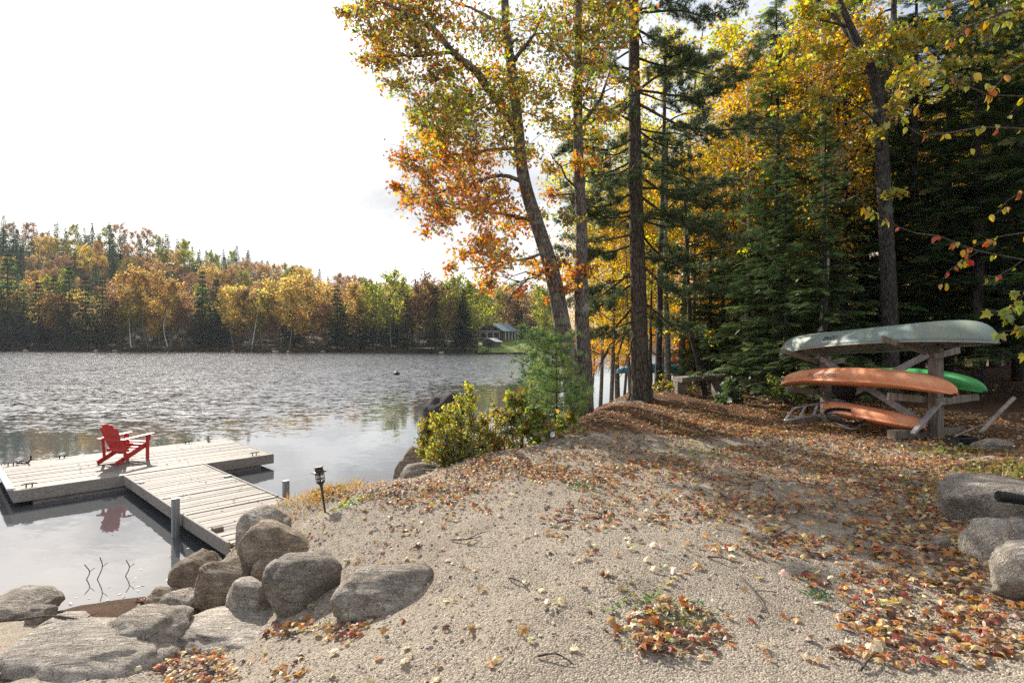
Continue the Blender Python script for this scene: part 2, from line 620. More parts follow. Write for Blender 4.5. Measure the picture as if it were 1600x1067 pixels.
M_GROUND = ground_mat()


def attr_mat(name, rough=0.9, spec=0.2):
    m, nt = new_mat(name)
    c = nd(nt, 'ShaderNodeAttribute', attribute_name='Col').outputs['Color']
    out(nt, princ(nt, c, rough, None, spec))
    return m


M_PEBBLE = attr_mat('pebble')


def hill_mat():
    m, nt = new_mat('forest_floor_far')
    n = tnoise(nt, worldco(nt), 0.12, 5, 0.65)
    c = ramp(nt, n, [(0.3, (.03, .035, .018)), (0.55, (.09, .06, .03)), (0.75, (.14, .10, .05))])
    out(nt, princ(nt, c, 0.95, None, 0.1))
    return m


M_HILL = hill_mat()


def water_mat():
    m, nt = new_mat('lake_water')
    co = worldco(nt)
    s = nd(nt, 'ShaderNodeSeparateXYZ', {0: co})
    X, Y = s.outputs[0], s.outputs[1]
    q = mth(nt, 'SUBTRACT', mth(nt, 'SUBTRACT', Y, mth(nt, 'MULTIPLY', mth(nt, 'MAXIMUM', mth(nt, 'ADD', X, 12.0), 0.0), 1.7)), 27.0)
    sc1 = nd(nt, 'ShaderNodeMapping', {'Vector': co, 'Scale': (0.05, 0.14, 1)}).outputs[0]
    q = mth(nt, 'ADD', q, mth(nt, 'MULTIPLY', mth(nt, 'SUBTRACT', tnoise(nt, sc1, 1.0, 4, 0.6), 0.5), 34.0))
    mask = mth(nt, 'MULTIPLY_ADD', mth(nt, 'POWER', smooth(nt, q, -16.0, 16.0), 1.6), 0.985, 0.015)
    w = nd(nt, 'ShaderNodeMapping', {'Vector': co, 'Scale': (0.6, 1.0, 1), 'Rotation': (0, 0, 0.2)}).outputs[0]
    slope = None
    for sc_w, am, off in ((0.45, 0.22, 0.0), (1.9, 0.95, 7.0), (6.0, 1.6, 13.0), (15.0, 0.9, 19.0)):
        o_ = nd(nt, 'ShaderNodeVectorMath', {0: w, 1: (off, off * 2, off)}, operation='ADD').outputs[0]
        n_w = nd(nt, 'ShaderNodeTexNoise', {'Vector': o_, 'Scale': sc_w, 'Detail': 2.0, 'Roughness': 0.5}).outputs['Color']
        v_w = nd(nt, 'ShaderNodeVectorMath', {0: nd(nt, 'ShaderNodeVectorMath', {0: n_w, 1: (.5, .5, .5)}, operation='SUBTRACT').outputs[0], 'Scale': am}, operation='SCALE').outputs[0]
        slope = v_w if slope is None else nd(nt, 'ShaderNodeVectorMath', {0: slope, 1: v_w}, operation='ADD').outputs[0]
    gst = nd(nt, 'ShaderNodeMapping', {'Vector': co, 'Scale': (0.25, 0.12, 1), 'Rotation': (0, 0, 0.1)}).outputs[0]
    gust = mth(nt, 'MULTIPLY_ADD', smooth(nt, tnoise(nt, gst, 1.0, 5, 0.6), 0.36, 0.64), 0.5, 0.72)
    slope = nd(nt, 'ShaderNodeVectorMath', {0: slope, 'Scale': mth(nt, 'MULTIPLY', mask, gust)}, operation='SCALE').outputs[0]
    slope = nd(nt, 'ShaderNodeVectorMath', {0: slope, 1: nd(nt, 'ShaderNodeVectorMath', {0: (0.02, -0.075, 0), 'Scale': mask}, operation='SCALE').outputs[0]}, operation='ADD').outputs[0]
    flat = nd(nt, 'ShaderNodeVectorMath', {0: slope, 1: (1, 1, 0)}, operation='MULTIPLY').outputs[0]
    b = nd(nt, 'ShaderNodeVectorMath', {0: nd(nt, 'ShaderNodeVectorMath', {0: flat, 1: (0, 0, 1)}, operation='ADD').outputs[0]}, operation='NORMALIZE').outputs[0]
    p = nd(nt, 'ShaderNodeBsdfPrincipled', {'Base Color': (.08, .085, .09, 1), 'Roughness': 0.03, 'IOR': 2.0, 'Normal': b})
    out(nt, p.outputs[0])
    return m


M_WATER = water_mat()


def wood_mat(name, c1, c2, rough=0.8, gs=(1.2, 28, 28), tint=0.35):
    m, nt = new_mat(name)
    co = objco(nt)
    oi = nd(nt, 'ShaderNodeObjectInfo').outputs['Random']
    off = nd(nt, 'ShaderNodeVectorMath', {0: co, 1: nd(nt, 'ShaderNodeCombineXYZ', {0: mth(nt, 'MULTIPLY', oi, 37.0), 1: mth(nt, 'MULTIPLY', oi, 11.0)}).outputs[0]}).outputs[0]
    mp = nd(nt, 'ShaderNodeMapping', {'Vector': off, 'Scale': gs}).outputs[0]
    n = tnoise(nt, mp, 1.0, 6, 0.7, 0.4)
    st = tnoise(nt, off, 2.3, 5, 0.65)
    c = mixc(nt, smooth(nt, n, 0.3, 0.7), c1, c2)
    c = mixc(nt, mth(nt, 'MULTIPLY', smooth(nt, st, 0.52, 0.7), 0.45), c, tuple(x * 0.45 for x in c1))
    c = nd(nt, 'ShaderNodeHueSaturation', {'Value': mth(nt, 'MULTIPLY_ADD', oi, tint, 1 - tint / 2), 'Color': c}).outputs[0]
    out(nt, princ(nt, c, rough, bump(nt, n, 0.004), 0.35))
    return m


M_DECK = wood_mat('weathered_deck', (.13, .105, .085), (.31, .27, .23), 0.7, tint=.7)
M_RIM = wood_mat('weathered_rim', (.20, .17, .145), (.37, .335, .30), 0.8)
M_RACK = wood_mat('rack_lumber', (.13, .105, .08), (.30, .255, .205), 0.85, (20, 20, 1.5))
M_RACKGREY = wood_mat('grey_board', (.24, .23, .235), (.40, .39, .40), 0.8, (6, 6, 6))
M_OLDWOOD = wood_mat('old_wood', (.16, .13, .10), (.32, .27, .22), 0.9, (6, 6, 6))


def paint_mat(name, c, rough=0.5, wear=(.5, .4, .35), wf=0.25, sc=6.0):
    m, nt = new_mat(name)
    co = objco(nt)
    n = tnoise(nt, co, sc, 6, 0.65, 0.3)
    n2 = tnoise(nt, co, sc * 9, 4, 0.7)
    cc = mixc(nt, mth(nt, 'MULTIPLY', smooth(nt, n, 0.45, 0.75), wf), c, wear)
    cc = mixc(nt, mth(nt, 'MULTIPLY', smooth(nt, n2, 0.56, 0.75), wf * 0.8), cc, tuple(x * 0.55 for x in c))
    out(nt, princ(nt, cc, mth(nt, 'MULTIPLY_ADD', n, 0.3, rough - 0.15), bump(nt, n2, 0.002), 0.4))
    return m


M_RED = paint_mat('red_chair', (.55, .045, .045), 0.5, (.65, .16, .15), 0.3)
M_ORANGE = paint_mat('faded_orange_plastic', (.74, .28, .13), 0.55, (.76, .46, .29), 0.7, 2.2)
M_GREEN = paint_mat('green_plastic', (.06, .34, .09), 0.5, (.14, .42, .2), 0.4, 2.5)
M_CANOE = paint_mat('grey_green_canoe', (.21, .27, .25), 0.5, (.29, .31, .21), 0.9, 2.0)
M_GUNWALE = paint_mat('canoe_gunwale', (.30, .31, .31), 0.4, (.15, .15, .15), 0.4)
M_TEAL = paint_mat('teal_plastic', (.01, .16, .24), 0.4, (.02, .25, .3), 0.3)
M_BLACK = paint_mat('black_plastic', (.012, .012, .013), 0.45, (.04, .04, .04), 0.4)
M_BLUE = paint_mat('blue_plastic', (.02, .08, .38), 0.5)
M_CLOTHRED = paint_mat('red_hull', (.50, .05, .045), 0.4)
M_MARK = paint_mat('lettering', (.02, .02, .022), 0.6)
M_DECAL = paint_mat('white_decal', (.62, .62, .60), 0.6)
M_ROOF = paint_mat('blue_grey_roof', (.22, .30, .36), 0.5, (.3, .38, .42), 0.3, 0.5)
M_SIDING = paint_mat('brown_siding', (.10, .075, .06), 0.8, (.14, .11, .09), 0.3, 0.5)
M_TRIM = paint_mat('white_trim', (.75, .75, .74), 0.6, (.6, .6, .6), 0.2, 0.5)
M_LAWN = paint_mat('lawn', (.14, .20, .03), 0.95, (.22, .24, .05), 0.6, 0.25)
M_GLASSDARK = paint_mat('dark_window', (.02, .025, .03), 0.15, (.02, .02, .02), 0.1, 0.5)


def metal_mat(name, c, rough):
    m, nt = new_mat(name)
    n = tnoise(nt, objco(nt), 30, 4, 0.6)
    out(nt, princ(nt, mixc(nt, n, c, tuple(x * 0.7 for x in c)), mth(nt, 'MULTIPLY_ADD', n, 0.25, rough), None, 0.5, 0.9))
    return m


M_ALU = metal_mat('aluminium', (.62, .63, .66), 0.32)
M_STEEL = metal_mat('galvanised', (.42, .42, .43), 0.5)
M_BRONZE = metal_mat('dark_bronze', (.09, .08, .075), 0.45)
M_IRON = metal_mat('black_iron', (.05, .045, .045), 0.55)


def glass_mat():
    m, nt = new_mat('lamp_glass')
    out(nt, nd(nt, 'ShaderNodeBsdfPrincipled', {'Base Color': (.75, .75, .70, 1), 'Roughness': 0.25, 'Transmission Weight': 0.7, 'IOR': 1.3}).outputs[0])
    return m


M_GLASS = glass_mat()

# ------------------------------------------------------------------ terrain
WZ = -1.5
CTL = np.array([
    # terrace
    (0, 3.2, 0), (2, 3.2, 0), (0, 5, 0), (2, 5, 0), (0.5, 7.5, 0), (3, 7, 0), (2, 9, 0), (5, 9, 0), (7, 9.6, 0), (4, 12, 0), (7, 12, 0),
    (-1, 5.6, -.12), (-.4, 4.4, -.08), (0, 1, .02), (2.5, 1, .05), (3, 4.3, 0), (4, 5.8, 0), (5.8, 7.6, 0), (-1.2, 1.2, -.15),
    # terrace edge
    (-2.0, 6.0, -.24), (-2.14, 6.6, -.27), (-1.4, 7.7, -.22), (-.7, 8.5, -.16), (.5, 9.7, -.08), (1.2, 11.4, -.03), (2.0, 13.5, 0), (3.2, 15.5, 0),
    # below the edge
    (-2.63, 7.3, -.33), (-3.1, 7.4, -.50), (-3.0, 6.9, -.47), (-2.3, 7.6, -.28), (-3.6, 7.6, -1.25), (-3.8, 8.0, -1.6), (-3.0, 8.4, -1.55), (-2.2, 8.8, -1.5), (-3.45, 6.9, -.98), (-1.5, 9.6, -1.55), (-.5, 10.4, -1.4), (.1, 11.4, -1.3), (.6, 13, -1.4), (1.4, 15, -1.5), (2.2, 18, -1.5),
    (-1.2, 11.5, -2), (0, 14.5, -2.1), (1, 19, -2.2), (-4.2, 8.6, -1.7), (-6, 8.5, -2.2), (-9, 10, -2.6), (-5, 13, -2.6),
    # front left slope and gully
    (-.6, 4.0, -.16), (-.43, 2.9, -.1), (-1.26, 3.86, -.36), (-1.5, 3.3, -.38), (-2.08, 3.6, -.56), (-1.81, 4.3, -.52), (-2.3, 4.05, -.64), (-2.45, 4.6, -.72),
    (-1.5, 4.9, -.35), (-2.0, 5.3, -.42), (-3.0, 4.1, -.66), (-3.5, 3.7, -.66), (-2.9, 5.3, -.9), (-3.7, 5.6, -1.12), (-4.4, 5.3, -1.1), (-3.6, 6.6, -1.38), (-4.6, 6.9, -1.47),
    (-5.2, 6.6, -1.5), (-5.5, 6.1, -1.38), (-4.2, 7.6, -1.55), (-6.5, 6.5, -1.7), (-5, 4, -.9), (-4, 2, -.6), (-2, 1.5, -.3), (-8, 4, -1.6), (-10, 0, -1.6),
    # right bank
    (5.15, 5.6, .32), (4.7, 4.6, .34), (4.3, 3.8, .34), (6.5, 6.6, .34), (7.9, 8.0, .26), (4.45, 5.5, .02), (3.7, 4.3, .02), (3.2, 3.5, .02), (6, 4, .5), (9, 7, .5), (8.6, 9.2, .15), (4.6, 2, .5), (9, 2, .8), (9, 10.5, .25),
    # forest and neighbour's shore
    (3.5, 14, 0), (5.5, 14, 0), (8, 14, .05), (5.5, 16.5, -.02), (7.5, 17, 0), (3.6, 16.3, -.02), (9, 12.5, .08), (10, 12, .15), (12, 9, .5), (15, 15, .5), (20, 12, .8), (20, 24, .6), (4.2, 17.6, 0), (6, 20, 0), (9, 20, .05), (12, 20, .2), (4.5, 22, -.4), (6, 25, -.3), (10, 25, -.1), (15, 28, 0),
    (3.4, 25, -1.6), (5, 30, -1.6), (10, 31, -1.5), (16, 34, -1.6), (22, 36, -1.5), (30, 38, -.8), (30, 28, .5), (30, 12, 1), (45, 45, .5), (60, 50, .6), (60, 20, 1.3), (100, 20, 1.8), (120, 60, 1.5), (120, -10, 2),
    (8, 40, -2.2), (25, 50, -2.2), (40, 60, -1.8), (0, 30, -2.4), (0, 60, -2.6), (80, 70, .5), (-14, 60, -2.6), (-14, 20, -2.6),
    (0, -8, .2), (-6, -8, -.9), (10, -8, .9), (30, -8, 1.2), (-14, -8, -1.8), (60, -10, 1.5),
], float)


def _tps_fit(P, z, lam=0.0008):
    n = len(P)
    d = np.linalg.norm(P[:, None] - P[None], axis=2)
    K = np.where(d > 0, d * d * np.log(np.maximum(d, 1e-9)), 0) + lam * np.eye(n) * 10
    Q = np.column_stack([np.ones(n), P])
    A = np.block([[K, Q], [Q.T, np.zeros((3, 3))]])
    return np.linalg.solve(A, np.concatenate([z, np.zeros(3)]))


_TW = _tps_fit(CTL[:, :2], CTL[:, 2])


def ground_z(x, y, detail=True):
    x, y = np.broadcast_arrays(np.asarray(x, float), np.asarray(y, float))
    shp = x.shape
    p = np.column_stack([x.ravel(), y.ravel()])
    res = np.empty(len(p))
    for s in range(0, len(p), 20000):
        q = p[s:s + 20000]
        d2 = ((q[:, None] - CTL[None, :, :2]) ** 2).sum(2)
        res[s:s + 20000] = (0.5 * d2 * np.log(np.maximum(d2, 1e-12))) @ _TW[:-3] + _TW[-3] + q @ _TW[-2:]
    z = np.clip(res, -3.0, 2.6)
    if detail:
        P3 = np.column_stack([p, np.zeros(len(p))])
        z = z + 0.045 * fbm(P3 * 0.9, 3, 3) + 0.028 * fbm(P3 * 4.0, 7, 3)
    return z.reshape(shp)


def gz(x, y):
    return float(ground_z(np.array([x]), np.array([y]))[0])


def axis(*segs):
    a = [np.arange(s, e, st) for s, e, st in segs] + [np.array([segs[-1][1]])]
    return np.concatenate(a)


def sstep(v, a, b):
    t = np.clip((v - a) / (b - a), 0, 1)
    return t * t * (3 - 2 * t)


def grid_faces(nx, ny):
    i, j = np.meshgrid(np.arange(nx - 1), np.arange(ny - 1), indexing='ij')
    return np.stack([i * ny + j, (i + 1) * ny + j, (i + 1) * ny + j + 1, i * ny + j + 1], -1).reshape(-1, 4)


gx = axis((-14, -5.5, .35), (-5.5, 6, .06), (6, 12, .13), (12, 45, .8), (45, 125, 4))
gy = axis((-10, 2.4, .45), (2.4, 7, .05), (7, 13, .1), (13, 32, .4), (32, 72, 1.5))
GX, GY = np.meshgrid(gx, gy, indexing='ij')
GZ = ground_z(GX, GY)
GP = np.stack([GX, GY, GZ], -1).reshape(-1, 3)
nz = fbm(np.column_stack([GP[:, :2] * 0.7, np.zeros(len(GP))]), 21, 3)
lit = np.maximum(sstep(GP[:, 1] - 0.10 * GP[:, 0] + 1.2 * nz, 8.2, 10.5), sstep(GP[:, 0] - 0.42 * GP[:, 1] + 0.8 * nz, 2.2, 3.4))
lit = np.maximum(lit, 0.85 * sstep(GP[:, 2], -1.30, -1.42) * sstep(GP[:, 0], -2, -3))
grs = 0.8 * sstep(GP[:, 2], 0.2, 0.32) * sstep(GP[:, 0], 3.2, 4.2) * (GP[:, 1] < 8.5) * sstep(nz, -.3, .2)
wet = sstep(GP[:, 2], -1.38, -1.5)
gb = Buf()
gb.add(GP, grid_faces(len(gx), len(gy)), np.column_stack([lit, grs, wet]))
ground = tag(obj('ground', gb.mesh('ground', M_GROUND, (0, 0, 0), True)), kind='structure')

# far shore
_SX = np.array([-600, -300, -171, -80, -17, 5, 40, 80, 110, 200])
_SY = np.array([215, 205, 190, 175, 152, 142, 116, 84, 66, 60])


def yshore(x):
    return np.interp(x, _SX, _SY) + 2.5 * np.sin(np.asarray(x) * 0.11) + 1.5 * np.sin(np.asarray(x) * 0.29 + 1)


def far_z(x, y):
    d = y - yshore(x)
    Hc = np.interp(x, [-500, -300, -220, -150, -75, -30, 10, 60, 200], [58, 58, 52, 36, 19, 10, 6, 9, 10])
    n = fbm(np.stack([np.asarray(x) * 0.02, np.asarray(y) * 0.02, np.zeros_like(np.asarray(x) * 1.0)], -1), 5, 3)
    return -2.2 + 1.5 * sstep(d, -4, 6) + Hc * sstep(d, 0, 135) ** 0.9 + 2.0 * n * sstep(d, 10, 60)


hx, hy = np.arange(-560, 205, 6.0), np.arange(52, 520, 6.0)
HX, HY = np.meshgrid(hx, hy, indexing='ij')
hb = Buf()
hb.add(np.stack([HX, HY, far_z(HX, HY)], -1).reshape(-1, 3), grid_faces(len(hx), len(hy)))
tag(obj('hills', hb.mesh('hills', M_HILL, (0, 0, 0), True)), kind='structure')

wb = Buf()
wb.add([(-1500, -60, WZ), (1500, -60, WZ), (1500, 900, WZ), (-1500, 900, WZ)], np.array([[0, 1, 2, 3]]))
tag(obj('lake_water', wb.mesh('lake_water', M_WATER)), kind='structure')

# ------------------------------------------------------------------ boulders
_bm = bmesh.new()
bmesh.ops.create_icosphere(_bm, subdivisions=4, radius=1.0)
ICO_V = np.array([v.co[:] for v in _bm.verts])
ICO_F = np.array([[v.index for v in f.verts] for f in _bm.faces])
_bm.free()
_bm = bmesh.new()
bmesh.ops.create_icosphere(_bm, subdivisions=3, radius=1.0)
ICO3_V = np.array([v.co[:] for v in _bm.verts])
ICO3_F = np.array([[v.index for v in f.verts] for f in _bm.faces])
_bm.free()
FOOT = []        # footprints (x, y, rx, ry)


def rock_shape(seed, boxy=0.68, rough=1.0, small=False):
    V, Fc = (ICO3_V, ICO3_F) if small else (ICO_V, ICO_F)
    P = np.sign(V) * np.abs(V) ** boxy
    P = P / np.max(np.abs(P), axis=0)
    rg = np.random.default_rng(seed)
    for _ in range(8):          # broken facets
        d = unit(rg.normal(size=3) * np.array([1, 1, .8]))
        cut = rg.uniform(0.66, 0.93)
        h = P @ d
        P = P - np.maximum(h - cut, 0)[:, None] * d * 0.8
    o = rg.uniform(0, 50, 3)
    rdg = 1 - np.abs(fbm(V * 2.3 + o, seed + 3, 3)) * 2
    n = 0.17 * fbm(V * 1.3 + o, seed, 3) + 0.075 * fbm(V * 4 + o, seed + 9, 4) + 0.03 * fbm(V * 13 + o, seed + 5, 3) - .05 * np.maximum(rdg - .75, 0) * 4
    return P * (1 + rough * n)[:, None], Fc


def rock(label, cx, by, zb, w_px, h_px, depth, seed, mat=None, name='boulder', sink=0.22, boxy=0.74, rz=None, tilt=0.0, yaw=0.0, small=False, rough=1.0):
    Yb = (CAMZ - zb) * F / (by - 533.5)
    Yc = Yb + depth / 2
    w = w_px * Yc / F
    h = max(CAMZ - (by - h_px - 533.5) / F * (Yc + depth * .1) - zb, 0.04)
    c = np.array([(cx - 800) / F * (Yb + depth * .35), Yb + depth / 2, zb])
    P, Fc = rock_shape(seed, boxy, rough, small)
    zbot = min(zb - h * sink, gz(c[0], c[1]) - .10, gz(c[0], c[1] - depth * .3) - .06)
    H = zb + h - zbot
    sink = (zb - zbot) / h
    P = P * np.array([w / 2, depth / 2, H / 2])
    ct, st = math.cos(tilt), math.sin(tilt)
    P = P @ np.array([[ct, 0, st], [0, 1, 0], [-st, 0, ct]])
    cyw, syw = math.cos(yaw), math.sin(yaw)
    P = P @ np.array([[cyw, syw, 0], [-syw, cyw, 0], [0, 0, 1]])
    P = P + np.array([0, 0, H / 2 - h * sink])
    b = Buf()
    b.add(P + c, Fc)
    FOOT.append((c[0], c[1], w * .46, depth * .46, zb + h * 0.8))
    return solo(name, b, mat or M_ROCK, label, 'stone' if name == 'stone' else 'boulder', c, smooth_=True)


rock('rounded grey boulder at the gravel edge, rightmost of the wall above the gully', 592, 975, -.30, 168, 98, .62, 11, yaw=.15)
rock('tallest boulder of the wall, dark-faced, left of the rightmost boulder', 468, 968, -.52, 118, 108, .52, 12, tilt=.1)
rock('round brown-grey boulder at the top of the wall under the yellow-green sprig', 425, 884, -.46, 112, 74, .5, 13, mat=M_ROCKBROWN)
rock('boulder half buried behind the top boulder, touching the dock ramp', 412, 850, -.45, 78, 62, .5, 14)
rock('low pale boulder wedged between two tall boulders of the wall', 386, 968, -.62, 84, 66, .42, 15, mat=M_ROCKPALE)
rock('big upright brown-grey boulder third from the dock ramp', 348, 952, -.74, 96, 84, .55, 16, mat=M_ROCKBROWN, tilt=-.08)
rock('shaded slab boulder leaning at the foot of the dock ramp', 305, 925, -1.0, 72, 64, .6, 17, mat=M_ROCKBROWN, tilt=.35)
rock('small wedge-shaped boulder at the wall foot nearest the beach', 281, 975, -.86, 72, 56, .36, 18, tilt=.3)
rock('flat brown rock at the edge of the little beach', 250, 955, -1.05, 60, 38, .4, 19, mat=M_ROCKBROWN)
rock('low rock tucked behind the tall boulder of the wall', 425, 905, -.5, 60, 40, .4, 20, mat=M_ROCKBROWN)
rock('round-backed boulder beside the leaf-filled gully', 213, 1040, -.72, 140, 90, .62, 21, sink=.15)
rock('large flat-topped granite slab at the bottom left corner', 118, 1092, -.70, 250, 104, .85, 22, boxy=.55, sink=.1, mat=M_ROCKPALE)
rock('flat pale stone behind the corner slab', 98, 995, -.90, 92, 36, .4, 23, mat=M_ROCKPALE, sink=.5)
rock('dark rounded rock at the left edge of the beach', 14, 962, -1.30, 110, 42, .7, 24, sink=.4)
rock('small grey stone beside the rounded beach rock', 60, 963, -1.22, 44, 20, .25, 25, name='stone', sink=.4)
rock('broad pale ledge in the floor of the gully', 375, 1022, -.64, 210, 60, .75, 26, mat=M_ROCKPALE, sink=.9, boxy=.6)
# along the shore towards the trees
rock('flat mottled rock at the water below the bushes', 672, 748, -.42, 92, 26, .5, 30, sink=1.0)
rock('brown streaked rock lying left of the low bushes', 652, 731, -.62, 84, 26, .6, 31, mat=M_ROCKBROWN, sink=1.5)
rock('upright rock standing in the water below the bushes', 668, 718, -1.0, 46, 42, .5, 32, sink=1.2)
rock('long grey rock half buried under the low bushes', 746, 724, -.2, 60, 26, .4, 33, sink=1.0)
rock('small grey edging stone below the low bushes', 800, 713, -.16, 46, 13, .3, 34, name='stone', sink=1.0)
rock('dark edging stone beside the pine sapling', 851, 699, -.1, 34, 18, .25, 35, name='stone', sink=1.0)
rock('pale grey edging stone right of the pine sapling', 884, 689, -.06, 44, 16, .3, 36, name='stone', sink=1.0)
rock('flat edging stone near the oak trunk', 900, 672, -.03, 38, 14, .3, 37, name='stone', sink=1.0)
rock('small dark stone at the foot of the oak trunk', 904, 659, -.02, 24, 12, .25, 38, name='stone', sink=1.0)
rock('big black wet boulder standing in the lake behind the bushes', 690, 665, WZ, 76, 58, 1.6, 39, mat=M_ROCKDARK, sink=.4)
# right hand wall
rock('big lichen-grey boulder of the right wall carrying the black ribbed pipe', 1582, 836, 0, 178, 90, .9, 41, sink=.3, boxy=.6, yaw=-.3)
rock('square speckled boulder of the right wall, second from the camera', 1606, 908, 0, 124, 98, .6, 42, mat=M_ROCKPALE, sink=.25, boxy=.6)
rock('bright cream boulder of the right wall, nearest to the camera', 1644, 972, 0, 170, 126, .55, 43, mat=M_ROCKPALE, sink=.2)
rock('low tan stone behind the big lichen-grey boulder', 1516, 762, .02, 36, 22, .3, 44, name='stone', mat=M_ROCKPALE, sink=.5)
rock('brown flat-topped boulder near the canoe rack', 1556, 742, .0, 62, 30, .5, 45, mat=M_ROCKBROWN, sink=.5)
rock('mottled boulder between the brown boulder and the woods', 1562, 716, .0, 56, 30, .5, 46, sink=.5)
rock('lone grey stone lying among the leaves by the right wall', 1474, 858, 0, 32, 24, .16, 47, name='stone', sink=.2, mat=M_ROCKPALE, small=True)
rock('pale angular stone at the right edge on top of the wall', 1598, 842, .30, 34, 34, .2, 48, name='stone', mat=M_ROCKPALE, small=True)
rock('pebble-sized stone alone on the gravel in the middle', 858, 780, -.01, 12, 14, .07, 49, name='stone', sink=.1, small=True)
rock('small dark stone beside a yellow leaf on the gravel', 921, 781, -.01, 12, 10, .06, 50, name='stone', sink=.1, small=True)
rock('mossy mound of stone at the foot of the big pine', 985, 640, -.05, 60, 14, .8, 51, sink=1.0)

# ------------------------------------------------------------------ dock
DA = np.array([-9.44, 10.77])
U2, V2 = np.array([.695, .719]), np.array([-.719, .695])
DU, DV, DZ3 = np.array([*U2, 0]), np.array([*V2, 0]), np.array([0, 0, 1.0])
DTOP = -1.18


def dpt(s, t, z):
    return np.array([*(DA + s * U2 + t * V2), z])


rgd = np.random.default_rng(77)


def plank_mesh(L, w, th, k):
    b = Buf()
    V, Fc = bevbox((0, 0, 0), np.eye(3), (L / 2, w / 2, th / 2), 0.006)
    V[:, 2] += 0.003 * np.sin(V[:, 0] * 1.3 + k)
    b.add(V, Fc)
    return b.mesh('plank', M_DECK)


def add_plank(th, mesh, c, ux, uy, jig=0.004):
    o = obj('plank', mesh, th.o)
    a = rgd.normal() * 0.004
    ux2 = ux * math.cos(a) + uy * math.sin(a)
    uy2 = np.cross([0, 0, 1], ux2)
    Mx = Matrix(np.column_stack([ux2, uy2, [0, 0, 1]]).tolist()).to_4x4()
    p = np.asarray(c) - th.loc + np.array([0, 0, rgd.uniform(-jig, jig)])
    Mx.translation = Vector(p)
    o.matrix_local = Mx
    return o


fd = Thing('floating_dock', 'long grey weathered wooden float with the red chair on it', 'dock', dpt(2.5, 1.65, WZ))
LF, WF = 4.95, 3.3
pm = [plank_mesh(LF - .09, .129, .034, k) for k in range(3)]
n = 22
for i in range(n):
    add_plank(fd, pm[i % 3], dpt(LF / 2, .045 + (i + .5) * (WF - .09) / n, DTOP - .017) + DU * rgd.normal() * .006, DU, DV)
for nm, a, b_ in (('rim_board', dpt(0, .02, DTOP - .115), dpt(LF, .02, DTOP - .115)), ('rim_board', dpt(0, WF - .02, DTOP - .115), dpt(LF, WF - .02, DTOP - .115)),
                  ('rim_board', dpt(.02, .045, DTOP - .112), dpt(.02, WF - .045, DTOP - .112)), ('rim_board', dpt(LF - .02, .045, DTOP - .112), dpt(LF - .02, WF - .045, DTOP - .112))):
    bb = Buf()
    bb.add(*bevbeam(a, b_, .045, .235, bev=.008))
    fd.part(nm, bb, M_RIM)
for t in (.12, WF - .12):
    bb = Buf()
    bb.add(*bevbeam(dpt(.3, t, DTOP - .34), dpt(LF - .3, t, DTOP - .34), .16, .19, bev=.02))
    fd.part('float_beam', bb, M_RIM)
for s, t in ((.25, .2), (1.15, WF - .14), (3.9, WF - .14), (4.55, .2), (.2, WF - .35)):
    bb = Buf()
    c0 = dpt(s, t, DTOP)
    bb.add(*tube(crom([c0 + DU * -.12 + [0, 0, .05], c0 + DU * -.06 + [0, 0, .062], c0 + DU * .06 + [0, 0, .062], c0 + DU * .12 + [0, 0, .05]], 8), .012, 6))
    for q in (-.045, .045):
        bb.add(*tube([c0 + DU * q + [0, 0, -.002], c0 + DU * q + [0, 0, .062]], .012, 6))
    fd.part('cleat', bb, M_IRON, smooth_=True)
bb = Buf()
c0 = dpt(.42, WF - .3, DTOP + .02)
bb.add(*tube([c0 + .11 * np.array([math.cos(a), math.sin(a), 0.0]) + [0, 0, .02 + .015 * math.sin(3 * a)] for a in np.linspace(0, 2 * math.pi, 20)[:-1]], .018, 6, closed=True))
bb.add(*tube([c0 + [.10, 0, .0], c0 + [.16, .02, .08], c0 + [.15, .03, .17]], .018, 6))
fd.part('mooring_ring', bb, M_IRON, smooth_=True)
bb = Buf()
bb.add(*tube([dpt(4.45, WF - .1, DTOP - .3), dpt(4.45, WF - .1, DTOP + .17)], .035, 8))
fd.part('corner_pipe', bb, M_STEEL, smooth_=True)
bb = Buf()
bb.add(*bevbeam(dpt(-.03, .12, DTOP + .02), dpt(-.03, WF - .1, DTOP + .02), .11, .04))
fd.part('bumper_board', bb, M_TRIM)

# gangway: two sections running from the float to the shore
S0 = 1.75


def gpt(s, t, z):          # s along -DV from the float's front edge, t along DU
    return dpt(S0 + t, -s, z)


def section(name, label, s0, s1, z0, z1, npl, k0):
    th = Thing(name, label, 'dock', gpt(s0, .8, z0 - .3))
    ax = unit(gpt(s1, 0, z1) - gpt(s0, 0, z0))
    up = unit(np.cross(DU, ax)) * (1 if np.cross(DU, ax)[2] > 0 else -1)
    ms = [plank_mesh(1.52, .127, .034, k0 + k) for k in range(3)]
    for i in range(npl):
        f = (i + .5) / npl
        s, z = s0 + (s1 - s0) * f, z0 + (z1 - z0) * f
        add_plank(th, ms[i % 3], gpt(s, .8, z - .017), DU, -DV)
    for t in (.02, 1.58):
        b2 = Buf()
        b2.add(*bevbeam(gpt(s0 + .01, t, z0 - .08), gpt(s1 - .01, t, z1 - .08), .042, .20, bev=.006))
        th.part('side_beam', b2, M_RIM)
    for f in (.1, .9):
        b2 = Buf()
        b2.add(*bevbeam(gpt(s0 + (s1 - s0) * f, .05, z0 - .10 + (z1 - z0) * f), gpt(s0 + (s1 - s0) * f, 1.55, z0 - .10 + (z1 - z0) * f), .04, .12))
        th.part('cross_beam', b2, M_RIM)
    return th


